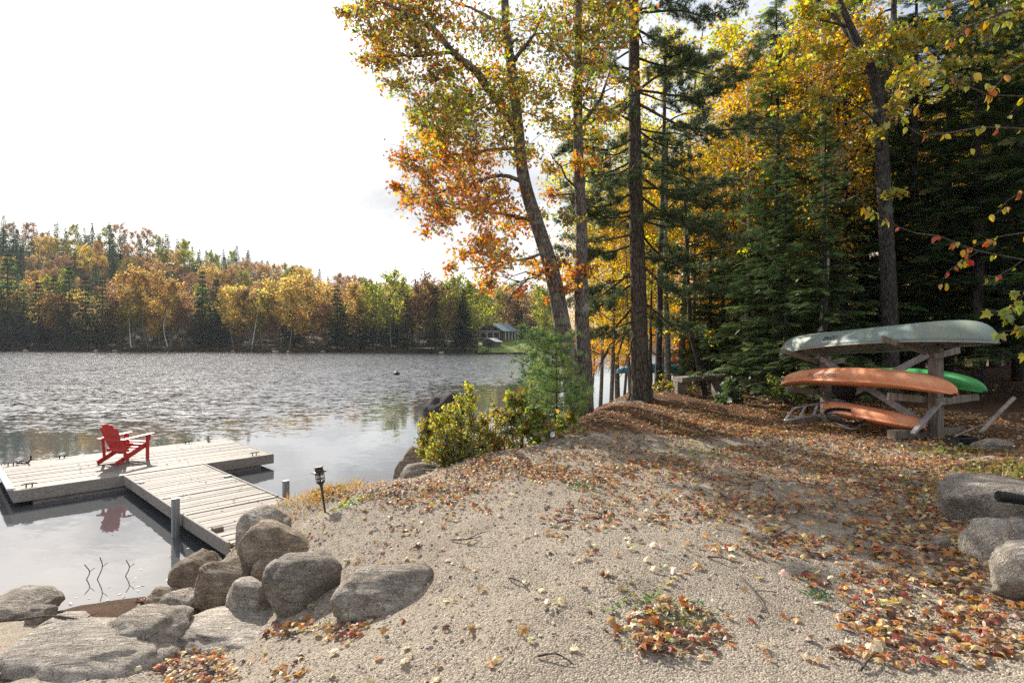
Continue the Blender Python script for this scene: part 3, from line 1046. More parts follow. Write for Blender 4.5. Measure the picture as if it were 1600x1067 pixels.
g1 = section('dock_gangway', 'wooden walkway section joined to the long float', .03, 3.94, DTOP - .01, DTOP - .01, 27, 5)
g2 = section('dock_ramp', 'short wooden walkway section ending at the boulders', 3.99, 5.95, DTOP - .01, DTOP + .02, 14, 9)
for t, s in ((.08, 1.0), (1.5, 1.7)):
    b2 = Buf()
    b2.add(*bevbox(gpt(s, t, DTOP + .012), [DU, -DV, DZ3], (.075, .03, .012)))
    g1.part('hinge_plate', b2, M_STEEL)
b2 = Buf()
b2.add(*bevbox(gpt(5.2, .12, DTOP + .035), [DU, -DV, DZ3], (.07, .055, .03)))
g2.part('wood_block', b2, M_OLDWOOD)
for lab, s, t, zt in (('grey square post in the water left of the walkway seam', 3.97, -.1, -.88), ('grey square post right of the walkway by the bank', 3.9, 1.75, -.93)):
    b2 = Buf()
    p = gpt(s, t, 0)
    b2.add(*bevbox((p[0], p[1], (zt - 2.6) / 2), [[0, 0, 1], U2.tolist() + [0], V2.tolist() + [0]], ((zt + 2.6) / 2, .055, .04), .01))
    b2.add(*bevbox((p[0], p[1], (zt - 2.6) / 2 - .01), [[0, 0, 1], U2.tolist() + [0], V2.tolist() + [0]], ((zt + 2.6) / 2, .02, .055), .006))
    solo('dock_post', b2, M_STEEL, lab, 'post', (p[0], p[1], WZ), group='steel posts of the dock')
# a few leaves and cones lying on the deck come with the fallen leaves

# ------------------------------------------------------------------ red chairs


def adirondack(label, loc, yaw):
    th = Thing('adirondack_chair', label, 'chair', loc)
    c, s = math.cos(yaw), math.sin(yaw)
    fwd, rgt, up = np.array([s, c, 0]), np.array([c, -s, 0]), np.array([0, 0, 1.0])

    def P(x, y, z):       # x right, y forward, z up
        return th.loc + rgt * x + fwd * y + up * z

    def bar(name, a, b, w, t, upv=None, bev=.006):
        bf = Buf()
        bf.add(*bevbeam(P(*a), P(*b), w, t, up if upv is None else upv, bev))
        return th.part(name, bf, M_RED)
    W_ = .27
    for sx in (-1, 1):
        # long sloping stringer (rear foot to front leg)
        bar('stringer', (sx * W_, -.46, .035), (sx * W_, .36, .36), .03, .11)
        bar('front_leg', (sx * (W_ + .033), .33, 0), (sx * (W_ + .033), .33, .56), .09, .03, rgt)
        bar('arm_post', (sx * (W_ + .033), -.26, .10), (sx * (W_ + .033), -.30, .55), .07, .028, rgt)
        bar('arm', (sx * (W_ + .06), -.38, .565), (sx * (W_ + .06), .46, .60), .14, .026)
        bar('arm_bracket', (sx * (W_ + .075), .33, .45), (sx * (W_ + .085), .33, .575), .07, .03, rgt)
    bar('front_apron', (-W_, .375, .31), (W_, .375, .31), .03, .12, up)
    for i in range(5):
        f = i / 4
        y = .34 - .46 * f
        bar('seat_slat', (-W_, y, .415 - .185 * f), (W_, y, .415 - .185 * f), .095, .022, up)
    # fan back of five slats, leaning backwards
    base_y, base_z, lean = -.16, .21, .34
    for i in range(5):
        k = i - 2
        L = .80 - .026 * abs(k) ** 2
        d = unit(np.array([k * .032, -lean * L / .8, L]))
        a = np.array([k * .075, base_y, base_z])
        b = a + d * L
        a2, b2 = P(*a), P(*b)
        bf = Buf()
        ax = unit(b2 - a2)
        nrm = unit(np.cross(rgt, ax))
        sd = np.cross(nrm, ax)
        n_ = 9
        V = []
        for j in range(n_):
            f = j / (n_ - 1)
            wd = .0350 + .0125 * f
            cut = 1.0
            p = a2 + ax * (L * f)
            if j == n_ - 1:
                wd *= .72
            for q in ((-1, -1), (1, -1), (1, 1), (-1, 1)):
                V.append(p + sd * q[0] * wd + nrm * q[1] * .010)
        V = np.array(V)
        q = [[j * 4 + m, j * 4 + (m + 1) % 4, (j + 1) * 4 + (m + 1) % 4, (j + 1) * 4 + m] for j in range(n_ - 1) for m in range(4)]
        bf.add(V, [np.array(q), np.array([[3, 2, 1, 0]]), np.array([[(n_ - 1) * 4 + m for m in range(4)]])])
        th.part('back_slat', bf, M_RED)
    for z, w in ((.30, .27), (.56, .345)):
        y = base_y - lean * (z - base_z) - .03
        bar('back_brace', (-w, y, z), (w, y, z), .03, .07, up)
    return th


chp = np.array([-9.15, 13.45, DTOP + .006])
adirondack('red wooden chair standing on the float, turned towards the lake', chp, R(14))

# ------------------------------------------------------------------ path light
lp = px(508, 790, 6.45)
lp[2] = gz(lp[0], lp[1])
lan = Thing('path_light', 'small dark metal lantern on a leaning stake by the bank', 'lamp', lp)
tl = unit(np.array([-.16, .04, 1.0]))
tx = unit(np.cross([0, 1, 0], tl))
LAX = np.array([tx, np.cross(tl, tx), tl])
b = Buf(); b.add(*lathe([(.011, -.15), (.012, .24), (.018, .30), (.03, .325)], 8, lp, LAX)); lan.part('stake', b, M_BRONZE, smooth_=True)
b = Buf(); b.add(*lathe([(.03, .322), (.045, .335), (.05, .35), (.045, .356)], 12, lp, LAX)); lan.part('lamp_base', b, M_BRONZE, smooth_=True)
b = Buf(); b.add(*lathe([(.036, .357), (.040, .44)], 12, lp, LAX)); lan.part('glass', b, M_GLASS, smooth_=True)
b = Buf()
for a in np.arange(4) * math.pi / 2 + .4:
    q = np.array([[.047 * math.cos(a), .047 * math.sin(a), z] for z in (.35, .45)]) @ LAX + lp
    b.add(*tube(q, .004, 5))
for z in (.385, .43):
    ring = np.array([[.048 * math.cos(a), .048 * math.sin(a), z] for a in np.linspace(0, 2 * math.pi, 17)[:-1]]) @ LAX + lp
    b.add(*tube(ring, .004, 5, closed=True))
lan.part('cage', b, M_BRONZE, smooth_=True)
b = Buf(); b.add(*lathe([(.05, .445), (.078, .45), (.076, .46), (.05, .47), (.046, .505), (.0, .507)], 8, lp, LAX)); cap = lan.part('cap', b, M_BRONZE)
b = Buf(); b.add(*box(lp + np.array([0, 0, .512]) @ LAX, LAX, (.042, .042, .004))); lan.part('solar_panel', b, M_BLACK, parent=cap)
for sg in (-1, 1):
    b = Buf()
    b.add(*beam(lp + np.array([sg * .05, 0, .462]) @ LAX, lp + np.array([sg * .098, 0, .462]) @ LAX, .02, .006))
    lan.part('hanger_tab', b, M_BRONZE, parent=cap)

# black ribbed pipe on the right wall
pp = px(1583, 778, 4.75)
b = Buf()
pr = []
for i in range(23):
    pr += [(.040 + (.006 if i % 2 else 0), i * .013), (.040 + (.006 if i % 2 else 0), i * .013 + .009)]
pax = unit(np.array([1.0, -.1, -.12]))
py_ = unit(np.cross([0, 0, 1], pax))
b.add(*lathe(pr, 16, pp - pax * .12, np.array([np.cross(py_, pax), py_, pax])))
solo('ribbed_pipe', b, M_BLACK, 'black ribbed plastic pipe end on the right wall', 'pipe', pp)

# ------------------------------------------------------------------ canoe rack
RB = np.array([7.12, 9.56, 0.0])          # near post
LB = np.array([6.56, 11.9, 0.0])          # far post
RD = unit(LB - RB)                        # along the rack, away from the camera
RA = np.array([RD[1] * -1, RD[0], 0])     # towards the lake side
ZU = np.array([0, 0, 1.0])
for p in (RB, LB):
    p[2] = gz(p[0], p[1])
rk = Thing('canoe_rack', 'grey lumber rack of two posts with arms holding canoe and kayaks', 'rack', (RB + LB) / 2)


def rbeam(name, a, b, w, t, mat=M_RACK, up=ZU):
    bf = Buf()
    bf.add(*bevbeam(a, b, w, t, up, .006))
    return rk.part(name, bf, mat)


for p, zt in ((RB, 1.56), (LB, 1.40)):
    for q in (-.047, .047):
        rbeam('post', p + RD * q + ZU * -.3, p + RD * q + ZU * zt, .13 if p is RB else .12, .088, up=RD)
    rbeam('foot_beam', p + RA * .75 + ZU * .07 + RD * .16, p - RA * .75 + ZU * .07 + RD * .16, .14, .14)
    o = .115 * RD
    rbeam('arm', p + o - RA * .15 + ZU * (zt - .17), p + o + RA * .98 + ZU * (zt + .12), .045, .10)
    rbeam('arm', p - o * 1.02 + RA * .15 + ZU * (zt - .17), p - o * 1.02 - RA * .35 + ZU * (zt - .08), .045, .10)
    rbeam('arm', p + o * 1.03 - RA * .15 + ZU * .62, p + o * 1.03 + RA * .85 + ZU * .72, .045, .12)
    rbeam('arm', p - o * 1.05 + RA * .15 + ZU * .62, p - o * 1.05 - RA * .75 + ZU * .70, .045, .12)
xo = RA * .085
rbeam('cross_brace', RB + xo + RD * .05 + ZU * 1.42, LB + xo + RD * -.02 + ZU * .30, .028, .12, M_RACKGREY)
rbeam('cross_brace', LB + xo * 1.5 + ZU * 1.36, RB + xo * 1.5 + RD * .05 + ZU * .22, .028, .12, M_RACKGREY)
rbeam('knee_brace', RB + RA * .62 + ZU * .12 - RD * .12, RB + RA * .05 + ZU * .62 - RD * .12, .09, .04, M_RACKGREY)


def loft(sections):
    S = np.asarray(sections, float)
    n, k = S.shape[:2]
    i, j = np.meshgrid(np.arange(n - 1), np.arange(k - 1), indexing='ij')
    q = np.stack([i * k + j, i * k + j + 1, (i + 1) * k + j + 1, (i + 1) * k + j], -1).reshape(-1, 4)
    return S.reshape(-1, 3), q


def boat_frame(near, far):
    near, far = np.asarray(near, float), np.asarray(far, float)
    d = unit(far - near)
    a = unit(np.cross(ZU, d))          # towards the lake side
    return (near + far) / 2, d, a, np.cross(d, a), np.linalg.norm(far - near)


def loc2w(c, d, a, u, P):
    P = np.asarray(P, float)
    return c + P[..., 0:1] * d + P[..., 1:2] * a + P[..., 2:3] * u


# canoe, upside down: gunwale line from near end to far end
CN, CF = px(1561, 530, 8.35), px(1219, 552, 12.75)
cc, cd, ca, cu, CL = boat_frame(CN, CF)
ca, cu = ca * math.cos(.14) + cu * math.sin(.14), cu * math.cos(.14) - ca * math.sin(.14)
can = Thing('canoe', 'grey-green canoe lying upside down on top of the rack', 'canoe', cc)
xs = np.sin(np.linspace(-math.pi / 2, math.pi / 2, 41)) * CL / 2
tt = np.linspace(-1, 1, 25)


def canoe_sec(x, sh=0.0):
    s = min(abs(2 * x / CL), 1.0)
    bb_ = (.435 - sh) * (1 - s ** 2.3) + .006
    D = (.335 + .06 * s ** 2) * max(1 - s ** 9, 0) ** .55 - sh
    return np.column_stack([np.full(25, x), bb_ * np.sign(tt) * np.abs(tt) ** .9, np.maximum(D, 0.0) * (1 - np.abs(tt) ** 3.0) - .05 * s ** 3])


S = [canoe_sec(x) for x in xs]
bf = Buf()
V, q = loft(S)
bf.add(loc2w(cc, cd, ca, cu, V), q)
hull = can.part('hull', bf, [M_CANOE], smooth_=True)
sm = hull.modifiers.new('thickness', 'SOLIDIFY')
sm.thickness, sm.offset = .008, -1
for e in (0, -1):
    bf = Buf()
    bf.add(*tube(loc2w(cc, cd, ca, cu, np.array([sec[e] for sec in S]) + [0, .006 * (1 if e else -1), -.004]), .016, 6))
    can.part('gunwale', bf, M_GUNWALE, smooth_=True)
bf = Buf()
bf.add(*tube(loc2w(cc, cd, ca, cu, np.array([sec[12] for sec in S[3:-3]]) + [0, 0, .003]), .007, 5))
can.part('keel_strip', bf, M_GUNWALE, smooth_=True)
for x in (-1.45, 0.1, 1.3):
    sec = canoe_sec(x)
    bf = Buf()
    bf.add(*bevbeam(loc2w(cc, cd, ca, cu, [[x, sec[0][1] + .01, .0]])[0], loc2w(cc, cd, ca, cu, [[x, sec[-1][1] - .01, .0]])[0], .06, .02))
    can.part('thwart', bf, M_OLDWOOD)
for e in (-1, 1):
    bf = Buf()
    t0, t1 = loc2w(cc, cd, ca, cu, [[e * CL / 2, 0, -.056]])[0], None
    sec = canoe_sec(e * CL / 2 * .86)
    p0, p1 = loc2w(cc, cd, ca, cu, sec[[0, -1]] + [0, 0, -.008])
    bf.add([t0, p0, p1, t0 - ZU * .006, p0 - ZU * .006, p1 - ZU * .006], [np.array([[0, 1, 2], [5, 4, 3]]), np.array([[0, 3, 4, 1], [1, 4, 5, 2], [2, 5, 3, 0]])])
    can.part('end_plate', bf, M_BLACK)


def on_hull(secf, x, t, off):
    """point and outward normal on the lake side of a hull built from secf, t in 0..1 of the section"""
    def at(x_, t_):
        s_ = secf(x_)
        return np.array([np.interp(t_, np.linspace(0, 1, len(s_)), s_[:, i]) for i in range(3)])
    p = at(x, t)
    n_ = unit(np.cross(at(x + .02, t) - p, at(x, t + .01) - p))
    if n_[1] < 0:
        n_ = -n_
    return p + n_ * off, n_


# hand-painted scrawl of a registration on the canoe (not readable in the photograph)
bf, bf2 = Buf(), Buf()
rgm = np.random.default_rng(4)


def mark(bfm, pts, wd, secf, frame):
    c_, d_, a_, u_ = frame
    for (x0, t0), (x1, t1) in zip(pts[:-1], pts[1:]):
        p0, n0 = on_hull(secf, x0, t0, .012)
        p1, n1 = on_hull(secf, x1, t1, .012)
        p0, p1 = loc2w(c_, d_, a_, u_, np.array([p0, p1]))
        n0 = n0[0] * d_ + n0[1] * a_ + n0[2] * u_
        bfm.add(*beam(p0, p1, wd, .003, n0))


fr = (cc, cd, ca, cu)
X0 = 0.62
glyphs = [[(0, 0), (0, 1), (.8, 1), (.8, 0), (0, 0)], [(0, 0), (0, 1), (.4, .4), (.8, 1), (.8, 0)], [(0, 1), (0, .1), (.8, .1), (.8, .6), (.1, .5)],
          [(.8, 1), (0, 1), (0, .5), (.8, .5), (.8, 0), (0, 0)], [(0, 1), (.7, 1), (.7, .5), (0, .1), (.8, 0)], [(.4, 0), (.4, 1)]]
for gi, gl in enumerate(glyphs):
    mark(bf, [(X0 - gi * .062 + .045 * g[0], .925 - .055 * g[1]) for g in gl], .009, canoe_sec, fr)
can.part('painted_number', bf, M_MARK)
for i in range(5):
    x0 = X0 - i * .06
    mark(bf2, [(x0 + .06, .945 + .004 * (i % 2)), (x0 - .02, .955)], .022, canoe_sec, fr)
can.part('white_scuff', bf2, M_DECAL)


# kayaks, upside down sit-on-top hulls
def kayak(name, label, near, far, beam_, dep, mat, k=28, droop=.10, roll=0.0):
    c, d, a, u, L = boat_frame(near, far)
    cr, sr = math.cos(roll), math.sin(roll)
    a, u = a * cr + u * sr, u * cr - a * sr
    th = Thing(name, label, 'kayak', c)
    xs_ = np.sin(np.linspace(-math.pi / 2, math.pi / 2, 49)) * L / 2
    al = np.linspace(0, 2 * math.pi, k + 1)

    def sec(x):
        s = min(abs(2 * x / L), 1.0)
        b_ = beam_ / 2 * max(1 - s ** 2.6, 0) ** .75 + .004
        D = dep * (1 - .35 * s ** 2) * max(1 - s ** 12, 0) ** .5 + .004
        y = b_ * np.sign(np.cos(al)) * np.abs(np.cos(al)) ** .72
        z = np.where(np.sin(al) > 0, D * .68 * np.abs(np.sin(al)) ** .8, -D * .32 * np.abs(np.sin(al)) ** .6)
        ch = .016 * np.exp(-((np.abs(al - math.pi / 2) - .62) / .12) ** 2) * (1 - s ** 2)      # hull chines
        z = z + ch
        gr = -.020 * np.exp(-(np.sin(al) / .10) ** 2) * np.sign(np.cos(al)) * (1 - s ** 3)     # groove along the seam
        return np.column_stack([np.full(k + 1, x), y + gr, z - droop * s ** 3 + .3 * droop * (1 - s * s)])
    V, q = loft([sec(x) for x in xs_])
    bf_ = Buf()
    bf_.add(loc2w(c, d, a, u, V), q)
    th.part('hull', bf_, mat, smooth_=True)
    for sg in (0, k // 2):
        bf_ = Buf()
        bf_.add(*tube(loc2w(c, d, a, u, np.array([sec(x)[sg] for x in xs_[3:-3]]) + [0, (.012 if sg == 0 else -.012), -.035]), .013, 6))
        th.part('rub_rail', bf_, mat, smooth_=True)
    for e in (-1, 1):
        bf_ = Buf()
        p = sec(e * L / 2 * .93)[3 * k // 4]
        bf_.add(*tube(loc2w(c, d, a, u, crom([p + [-.06, 0, .02], p + [-.04, 0, -.04], p + [.04, 0, -.04], p + [.06, 0, .02]], 8)), .008, 6))
        th.part('toggle_handle', bf_, M_BLACK, smooth_=True)
    bf_ = Buf()
    for x in (-.35, .05, .45):
        p = sec(x)[3 * k // 4]
        bf_.add(*lathe([(.035, -.006), (.035, .012)], 10, loc2w(c, d, a, u, [p])[0], np.array([d, a, u])))
    th.part('deck_plug', bf_, M_BLACK)
    return th, (c, d, a, u, L), sec


k1, kf1, ksec = kayak('kayak', 'faded orange kayak upside down on the middle arms of the rack', px(1497, 603, 8.72), px(1222, 592, 12.45), .70, .34, M_ORANGE, roll=.08)
kc, kd, ka, ku, kL = kf1
tcu = bpy.data.curves.new('brand_lettering', 'FONT')
tcu.body = 'OCEAN KAYAK'
tcu.size, tcu.extrude, tcu.align_x, tcu.align_y = .105, .0015, 'CENTER', 'CENTER'
tcu.materials.append(M_MARK)
_t = bpy.data.objects.new('tmp_text', tcu)
COL.objects.link(_t)
_dg = bpy.context.evaluated_depsgraph_get()
_me = bpy.data.meshes.new_from_object(_t.evaluated_get(_dg))
bpy.data.objects.remove(_t)
_me.materials.clear()
_me.materials.append(M_MARK)
to = obj('brand_lettering', _me, k1.o)
to['kind'] = 'stuff'
xa = .42
kt = 1.1 / 28
p_, n_ = on_hull(ksec, xa, kt, .014)
nw = unit(n_[0] * kd + n_[1] * ka + n_[2] * ku)
pw = loc2w(kc, kd, ka, ku, np.array([p_]))[0]
xd = unit(kd - nw * (kd @ nw))
yd = np.cross(nw, xd)
Mx = Matrix(np.column_stack([xd, yd, nw]).tolist()).to_4x4()
Mx.translation = Vector(pw - k1.loc)
to.matrix_local = Mx
bf = Buf()
p_, n_ = on_hull(ksec, kL / 2 * .90, .05, .004)
nw2 = unit(n_[0] * kd + n_[1] * ka + n_[2] * ku)
xd2 = unit(kd - nw2 * (kd @ nw2))
bf.add(*box(loc2w(kc, kd, ka, ku, np.array([p_]))[0], [xd2, np.cross(nw2, xd2), nw2], (.05, .035, .002)))
k1.part('round_decal', bf, M_BLUE)
kayak('kayak', 'bright green kayak on the far side of the rack', RB - RA * .62 - RD * .35 + ZU * .93, LB - RA * .62 + RD * .6 + ZU * .90, .62, .30, M_GREEN, roll=-.1)
kayak('kayak', 'orange kayak lying on the ground under the rack', np.array([6.86, 9.45, .20]), np.array([6.28, 11.5, .30]), .62, .30, M_ORANGE, roll=.25, droop=-.03)

# dock ladder lying beside the rack
ld = Thing('dock_ladder', 'aluminium dock ladder with curved handrails lying under the rack', 'ladder', px(1270, 655, 10.8))
r1 = [px(1226, 657, 10.6), px(1262, 651, 10.75), px(1296, 645, 10.9), px(1322, 648, 10.7), px(1341, 657, 10.45), px(1344, 665, 10.3), px(1336, 670, 10.2), px(1322, 668, 10.2), px(1306, 660, 10.3)]
r2 = [px(1240, 638, 11.0), px(1270, 632, 11.15), px(1302, 627, 11.25), px(1330, 631, 11.2), px(1352, 640, 11.0), px(1356, 650, 10.9), px(1350, 657, 10.8), px(1338, 656, 10.7)]
for rr in (r1, r2):
    b = Buf(); b.add(*tube(crom(rr, 40), .019, 8)); ld.part('rail', b, M_ALU, smooth_=True)
R1, R2 = crom(r1[:3], 20), crom(r2[:3], 20)
for i in (0, 6, 12, 19):
    b = Buf(); b.add(*bevbeam(R1[i], R2[i], .05, .022)); ld.part('rung', b, M_ALU)

# black tub hung below the kayak, hose, block
tb = Thing('plastic_tub', 'black plastic tub hanging under the orange kayak', 'tub', px(1322, 614, 11.3))
b = Buf(); b.add(*lathe([(.001, -.15), (.16, -.15), (.25, -.04), (.29, .10), (.30, .12), (.27, .12), (.23, -.02), (.001, -.10)], 20, tb.loc, np.array([[.96, 0, -.28], [0, 1, 0], [.28, 0, .96]]))); tb.part('tub_body', b, M_BLACK, smooth_=True)
b = Buf(); b.add(*tube(crom([tb.loc + [.18, 0, -.05], tb.loc + [.22, -.05, -.2], tb.loc + [.21, -.05, -.33]], 10), .012, 6)); tb.part('strap', b, M_BLACK, smooth_=True)
hs = px(1320, 660, 10.35)
b = Buf()
hp = [hs + np.array([.33 * math.cos(a) * (1 + .08 * k), .22 * math.sin(a), .10 + .10 * math.sin(a) + .03 * k]) for k in range(2) for a in np.linspace(0, 2 * math.pi, 18)[:-1]]
b.add(*tube(crom(hp, 90), .017, 6))
solo('garden_hose', b, M_BLACK, 'dark coil of hose on the ground beside the ladder', 'hose', hs, smooth_=True)

# poles and box right of the rack
for lab, a, bb_, r in (('pale pole leaning up towards the woods right of the rack', px(1532, 676, 8.9), px(1584, 622, 9.6), .035), ('thin grey stick lying right of the rack post', px(1483, 686, 8.8), px(1540, 662, 9.2), .016)):
    b = Buf(); b.add(*tube(crom([a, (a + bb_) / 2 + [0, 0, .01], bb_], 10), r, 7))
    solo('wooden_pole', b, M_OLDWOOD, lab, 'pole', a, smooth_=True)
bx_ = px(1502, 704, 8.75)
bxt = Thing('wooden_crate', 'dark old box standing right of the rack post', 'box', bx_)
for k, (o, h) in enumerate((((-.13, 0, .11), (.012, .15, .11)), ((.13, 0, .11), (.012, .15, .11)), ((0, -.15, .11), (.118, .012, .11)), ((0, .15, .11), (.118, .012, .11)), ((0, 0, .02), (.115, .135, .012)))):
    b = Buf(); b.add(*bevbox(bx_ + np.array(o), np.eye(3), h)); bxt.part('side_board' if k < 4 else 'bottom_board', b, M_BLACK)

# ------------------------------------------------------------------ the neighbour's shore seen between the trunks
adirondack('red garden chair between the trunks left of the rack', np.array([8.95, 20.4, gz(8.95, 20.4)]), R(-150))
nb = np.array([5.6, 17.2, gz(5.6, 17.2)])
bn = Thing('log_bench', 'low bench of a thick plank on stone blocks among the trunks', 'bench', nb)
b = Buf(); b.add(*bevbox(nb + [.1, .1, .52], [unit(np.array([1, .25, .06])), unit(np.array([-.25, 1, 0])), ZU], (.75, .28, .07), .02)); bn.part('seat', b, M_OLDWOOD)
for o in (-.5, .65):
    b = Buf(); b.add(*bevbox(nb + [o, .1, .22], np.eye(3), (.13, .22, .25), .03)); bn.part('support', b, M_OLDWOOD)
tk1, _f, _s = kayak('kayak', 'teal kayak on the neighbour\'s shore behind the pine trunk', np.array([7.45, 23.6, .42]), np.array([4.6, 25.2, .38]), .72, .40, M_TEAL)
rl = Thing('beach_railing', 'grey wooden two-rail railing at the neighbour\'s shore', 'railing', np.array([8.3, 25, gz(8.3, 25)]))
for z in (.22, .68):
    b = Buf(); b.add(*bevbeam(np.array([6.9, 25.4, z]), np.array([9.9, 24.4, z + .02]), .05, .16)); rl.part('rail', b, M_RACKGREY)
for f in (.03, .5, .97):
    p = np.array([6.9 + 3 * f, 25.4 - f, 0]) + [0, .06, 0]
    b = Buf(); b.add(*bevbeam(p + ZU * -.5, p + ZU * .80, .09, .09, up=(1, 0, 0))); rl.part('post', b, M_RACKGREY)
rc = Thing('rowing_boat', 'red boat bow poking out from behind the oak trunk', 'boat', np.array([2.3, 15.6, gz(2.3, 15.6)]))
rs = []
for x in np.linspace(0, 1, 14):
    w_ = .42 * (1 - x ** 2.2) + .01
    t_ = np.linspace(-1, 1, 11)
    rs.append(np.column_stack([np.full(11, x * 1.9 - 1.5), w_ * t_, .42 * np.abs(t_) ** 2.5 + .12 * x ** 2 + (.35 * x ** 6) * (1 - np.abs(t_) ** 2.5)]))
V, q = loft(rs)
b = Buf(); b.add(rc.loc + V @ np.array([[.9, -.4, .08], [.4, .9, 0], [-.08, 0, 1]]), q)
hh = rc.part('hull', b, M_CLOTHRED, smooth_=True)
hh.modifiers.new('thickness', 'SOLIDIFY').thickness = .02
b = Buf(); b.add(*tube(rc.loc + np.vstack([np.array(rs)[:, 0], np.array(rs)[::-1, -1]]) @ np.array([[.9, -.4, .08], [.4, .9, 0], [-.08, 0, 1]]), .02, 6)); rc.part('gunwale', b, M_OLDWOOD, smooth_=True)

# ------------------------------------------------------------------ house across the lake
HY0 = 172.0
hc = np.array([(779 - 800) / F * HY0, HY0, far_z(np.array(-4.0), np.array(HY0)) + .1])
hz = CAMZ - (531 - 533.5) / F * HY0
hc[2] = hz
ho = Thing('lake_house', 'brown cottage with blue-grey gable roof across the lake', 'house', hc)
hw, hd, hh_ = 4.2, 5.0, 2.7
ca_, sa_ = math.cos(R(-28)), math.sin(R(-28))
HAX = np.array([[ca_, sa_, 0], [-sa_, ca_, 0], [0, 0, 1]])


def hp3(x, y, z):
    return hc + np.array([x, y, z]) @ HAX


b = Buf(); V, Fc = box(hc + np.array([0, 0, hh_ / 2 - 1.0]), HAX, (hw, hd, hh_ / 2 + 1.0)); b.add(V, Fc)
b.add([hp3(-hw, -hd + .002, hh_), hp3(hw, -hd + .002, hh_), hp3(0, -hd + .002, hh_ + 2.0), hp3(-hw, hd - .002, hh_), hp3(hw, hd - .002, hh_), hp3(0, hd - .002, hh_ + 2.0)], np.array([[0, 1, 2], [5, 4, 3]]))
ho.part('wall', b, M_SIDING)
b = Buf()
for s in (-1, 1):
    e0, e1 = np.array([s * (hw + .7), -hd - .8, hh_ - .3]), np.array([0, -hd - .8, hh_ + 2.08])
    q4 = [e0, e1, e1 + [0, 2 * hd + 1.6, 0], e0 + [0, 2 * hd + 1.6, 0]]
    b.add([hp3(*p) for p in q4] + [hp3(*(p + np.array([0, 0, .2]))) for p in q4], np.array([[0, 1, 2, 3], [7, 6, 5, 4], [0, 4, 5, 1], [1, 5, 6, 2], [2, 6, 7, 3], [3, 7, 4, 0]]))
ho.part('roof', b, M_ROOF)
for x, w in ((-2.2, .9), (0, .9), (2.2, .9)):
    b = Buf(); b.add(*box(hp3(x, -hd - .03, 1.35), HAX, (w, .03, .75))); wn = ho.part('window', b, M_GLASSDARK)
    b = Buf()
    for o, hf in (((x, 2.15), (w + .1, .05, .07)), ((x, .55), (w + .1, .05, .07)), ((x - w - .03, 1.35), (.06, .05, .73)), ((x + w + .03, 1.35), (.06, .05, .73))):
        b.add(*box(hp3(o[0], -hd - .06, o[1]), HAX, hf))
    ho.part('window_frame', b, M_TRIM, parent=wn)
b = Buf(); b.add(*box(hp3(0, -hd - .1, hh_ - .12), HAX, (hw, .06, .10))); ho.part('fascia', b, M_TRIM)
for y in (-4.2, -2.2, -.2, 1.8):
    b = Buf(); b.add(*box(hp3(hw + .5, y, 1.1), HAX, (.09, .09, 1.25))); ho.part('porch_post', b, M_TRIM)
SY0 = 158.0
sc_ = np.array([(768 - 800) / F * SY0, SY0, CAMZ - (543 - 533.5) / F * SY0])
sh = Thing('boat_shed', 'small shed with pale roof below the cottage across the lake', 'shed', sc_)
b = Buf(); b.add(*box(sc_ + [0, 0, .6], HAX, (2.0, 1.6, 1.1))); sh.part('wall', b, M_SIDING)
b = Buf()
for s in (-1, 1):
    e0, e1 = np.array([s * 2.5, -2.0, 1.55]), np.array([0, -2.0, 2.5])
    q4 = [e0, e1, e1 + [0, 4, 0], e0 + [0, 4, 0]]
    b.add([sc_ + p @ HAX for p in q4] + [sc_ + (p + np.array([0, 0, .12])) @ HAX for p in q4], np.array([[0, 1, 2, 3], [7, 6, 5, 4], [0, 4, 5, 1], [1, 5, 6, 2], [2, 6, 7, 3], [3, 7, 4, 0]]))
sh.part('roof', b, M_TRIM)
b = Buf(); b.add(*box(sc_ + np.array([.4, -1.63, .5]) @ HAX, HAX, (.6, .03, .9))); sh.part('door', b, M_GLASSDARK)
lx, ly = np.linspace(-9, 14, 24), np.linspace(142, 178, 24)
LX, LY = np.meshgrid(lx, ly, indexing='ij')
LX = LX + (LY - 150) * -.05
b = Buf(); b.add(np.stack([LX, LY, WZ + .35 + 3.3 * sstep(LY, 143, 174)], -1).reshape(-1, 3), grid_faces(24, 24))
tag(obj('lawn', b.mesh('lawn', M_LAWN, (0, 0, 0), True)), kind='structure')
# dark float far out on the lake
bp = px(620, 585, 54.0)
bp[2] = WZ
by_ = Thing('mooring_buoy', 'small dark buoy floating alone in the middle of the lake', 'buoy', bp)
b = Buf(); b.add(*lathe([(.05, -.25), (.22, -.12), (.30, .04), (.27, .18), (.14, .28), (.05, .30)], 14, bp)); by_.part('float', b, M_BLACK, smooth_=True)
b = Buf(); b.add(*tube([bp + [0, 0, .29], bp + [0, 0, .36]], .03, 6)); by_.part('eye', b, M_IRON)

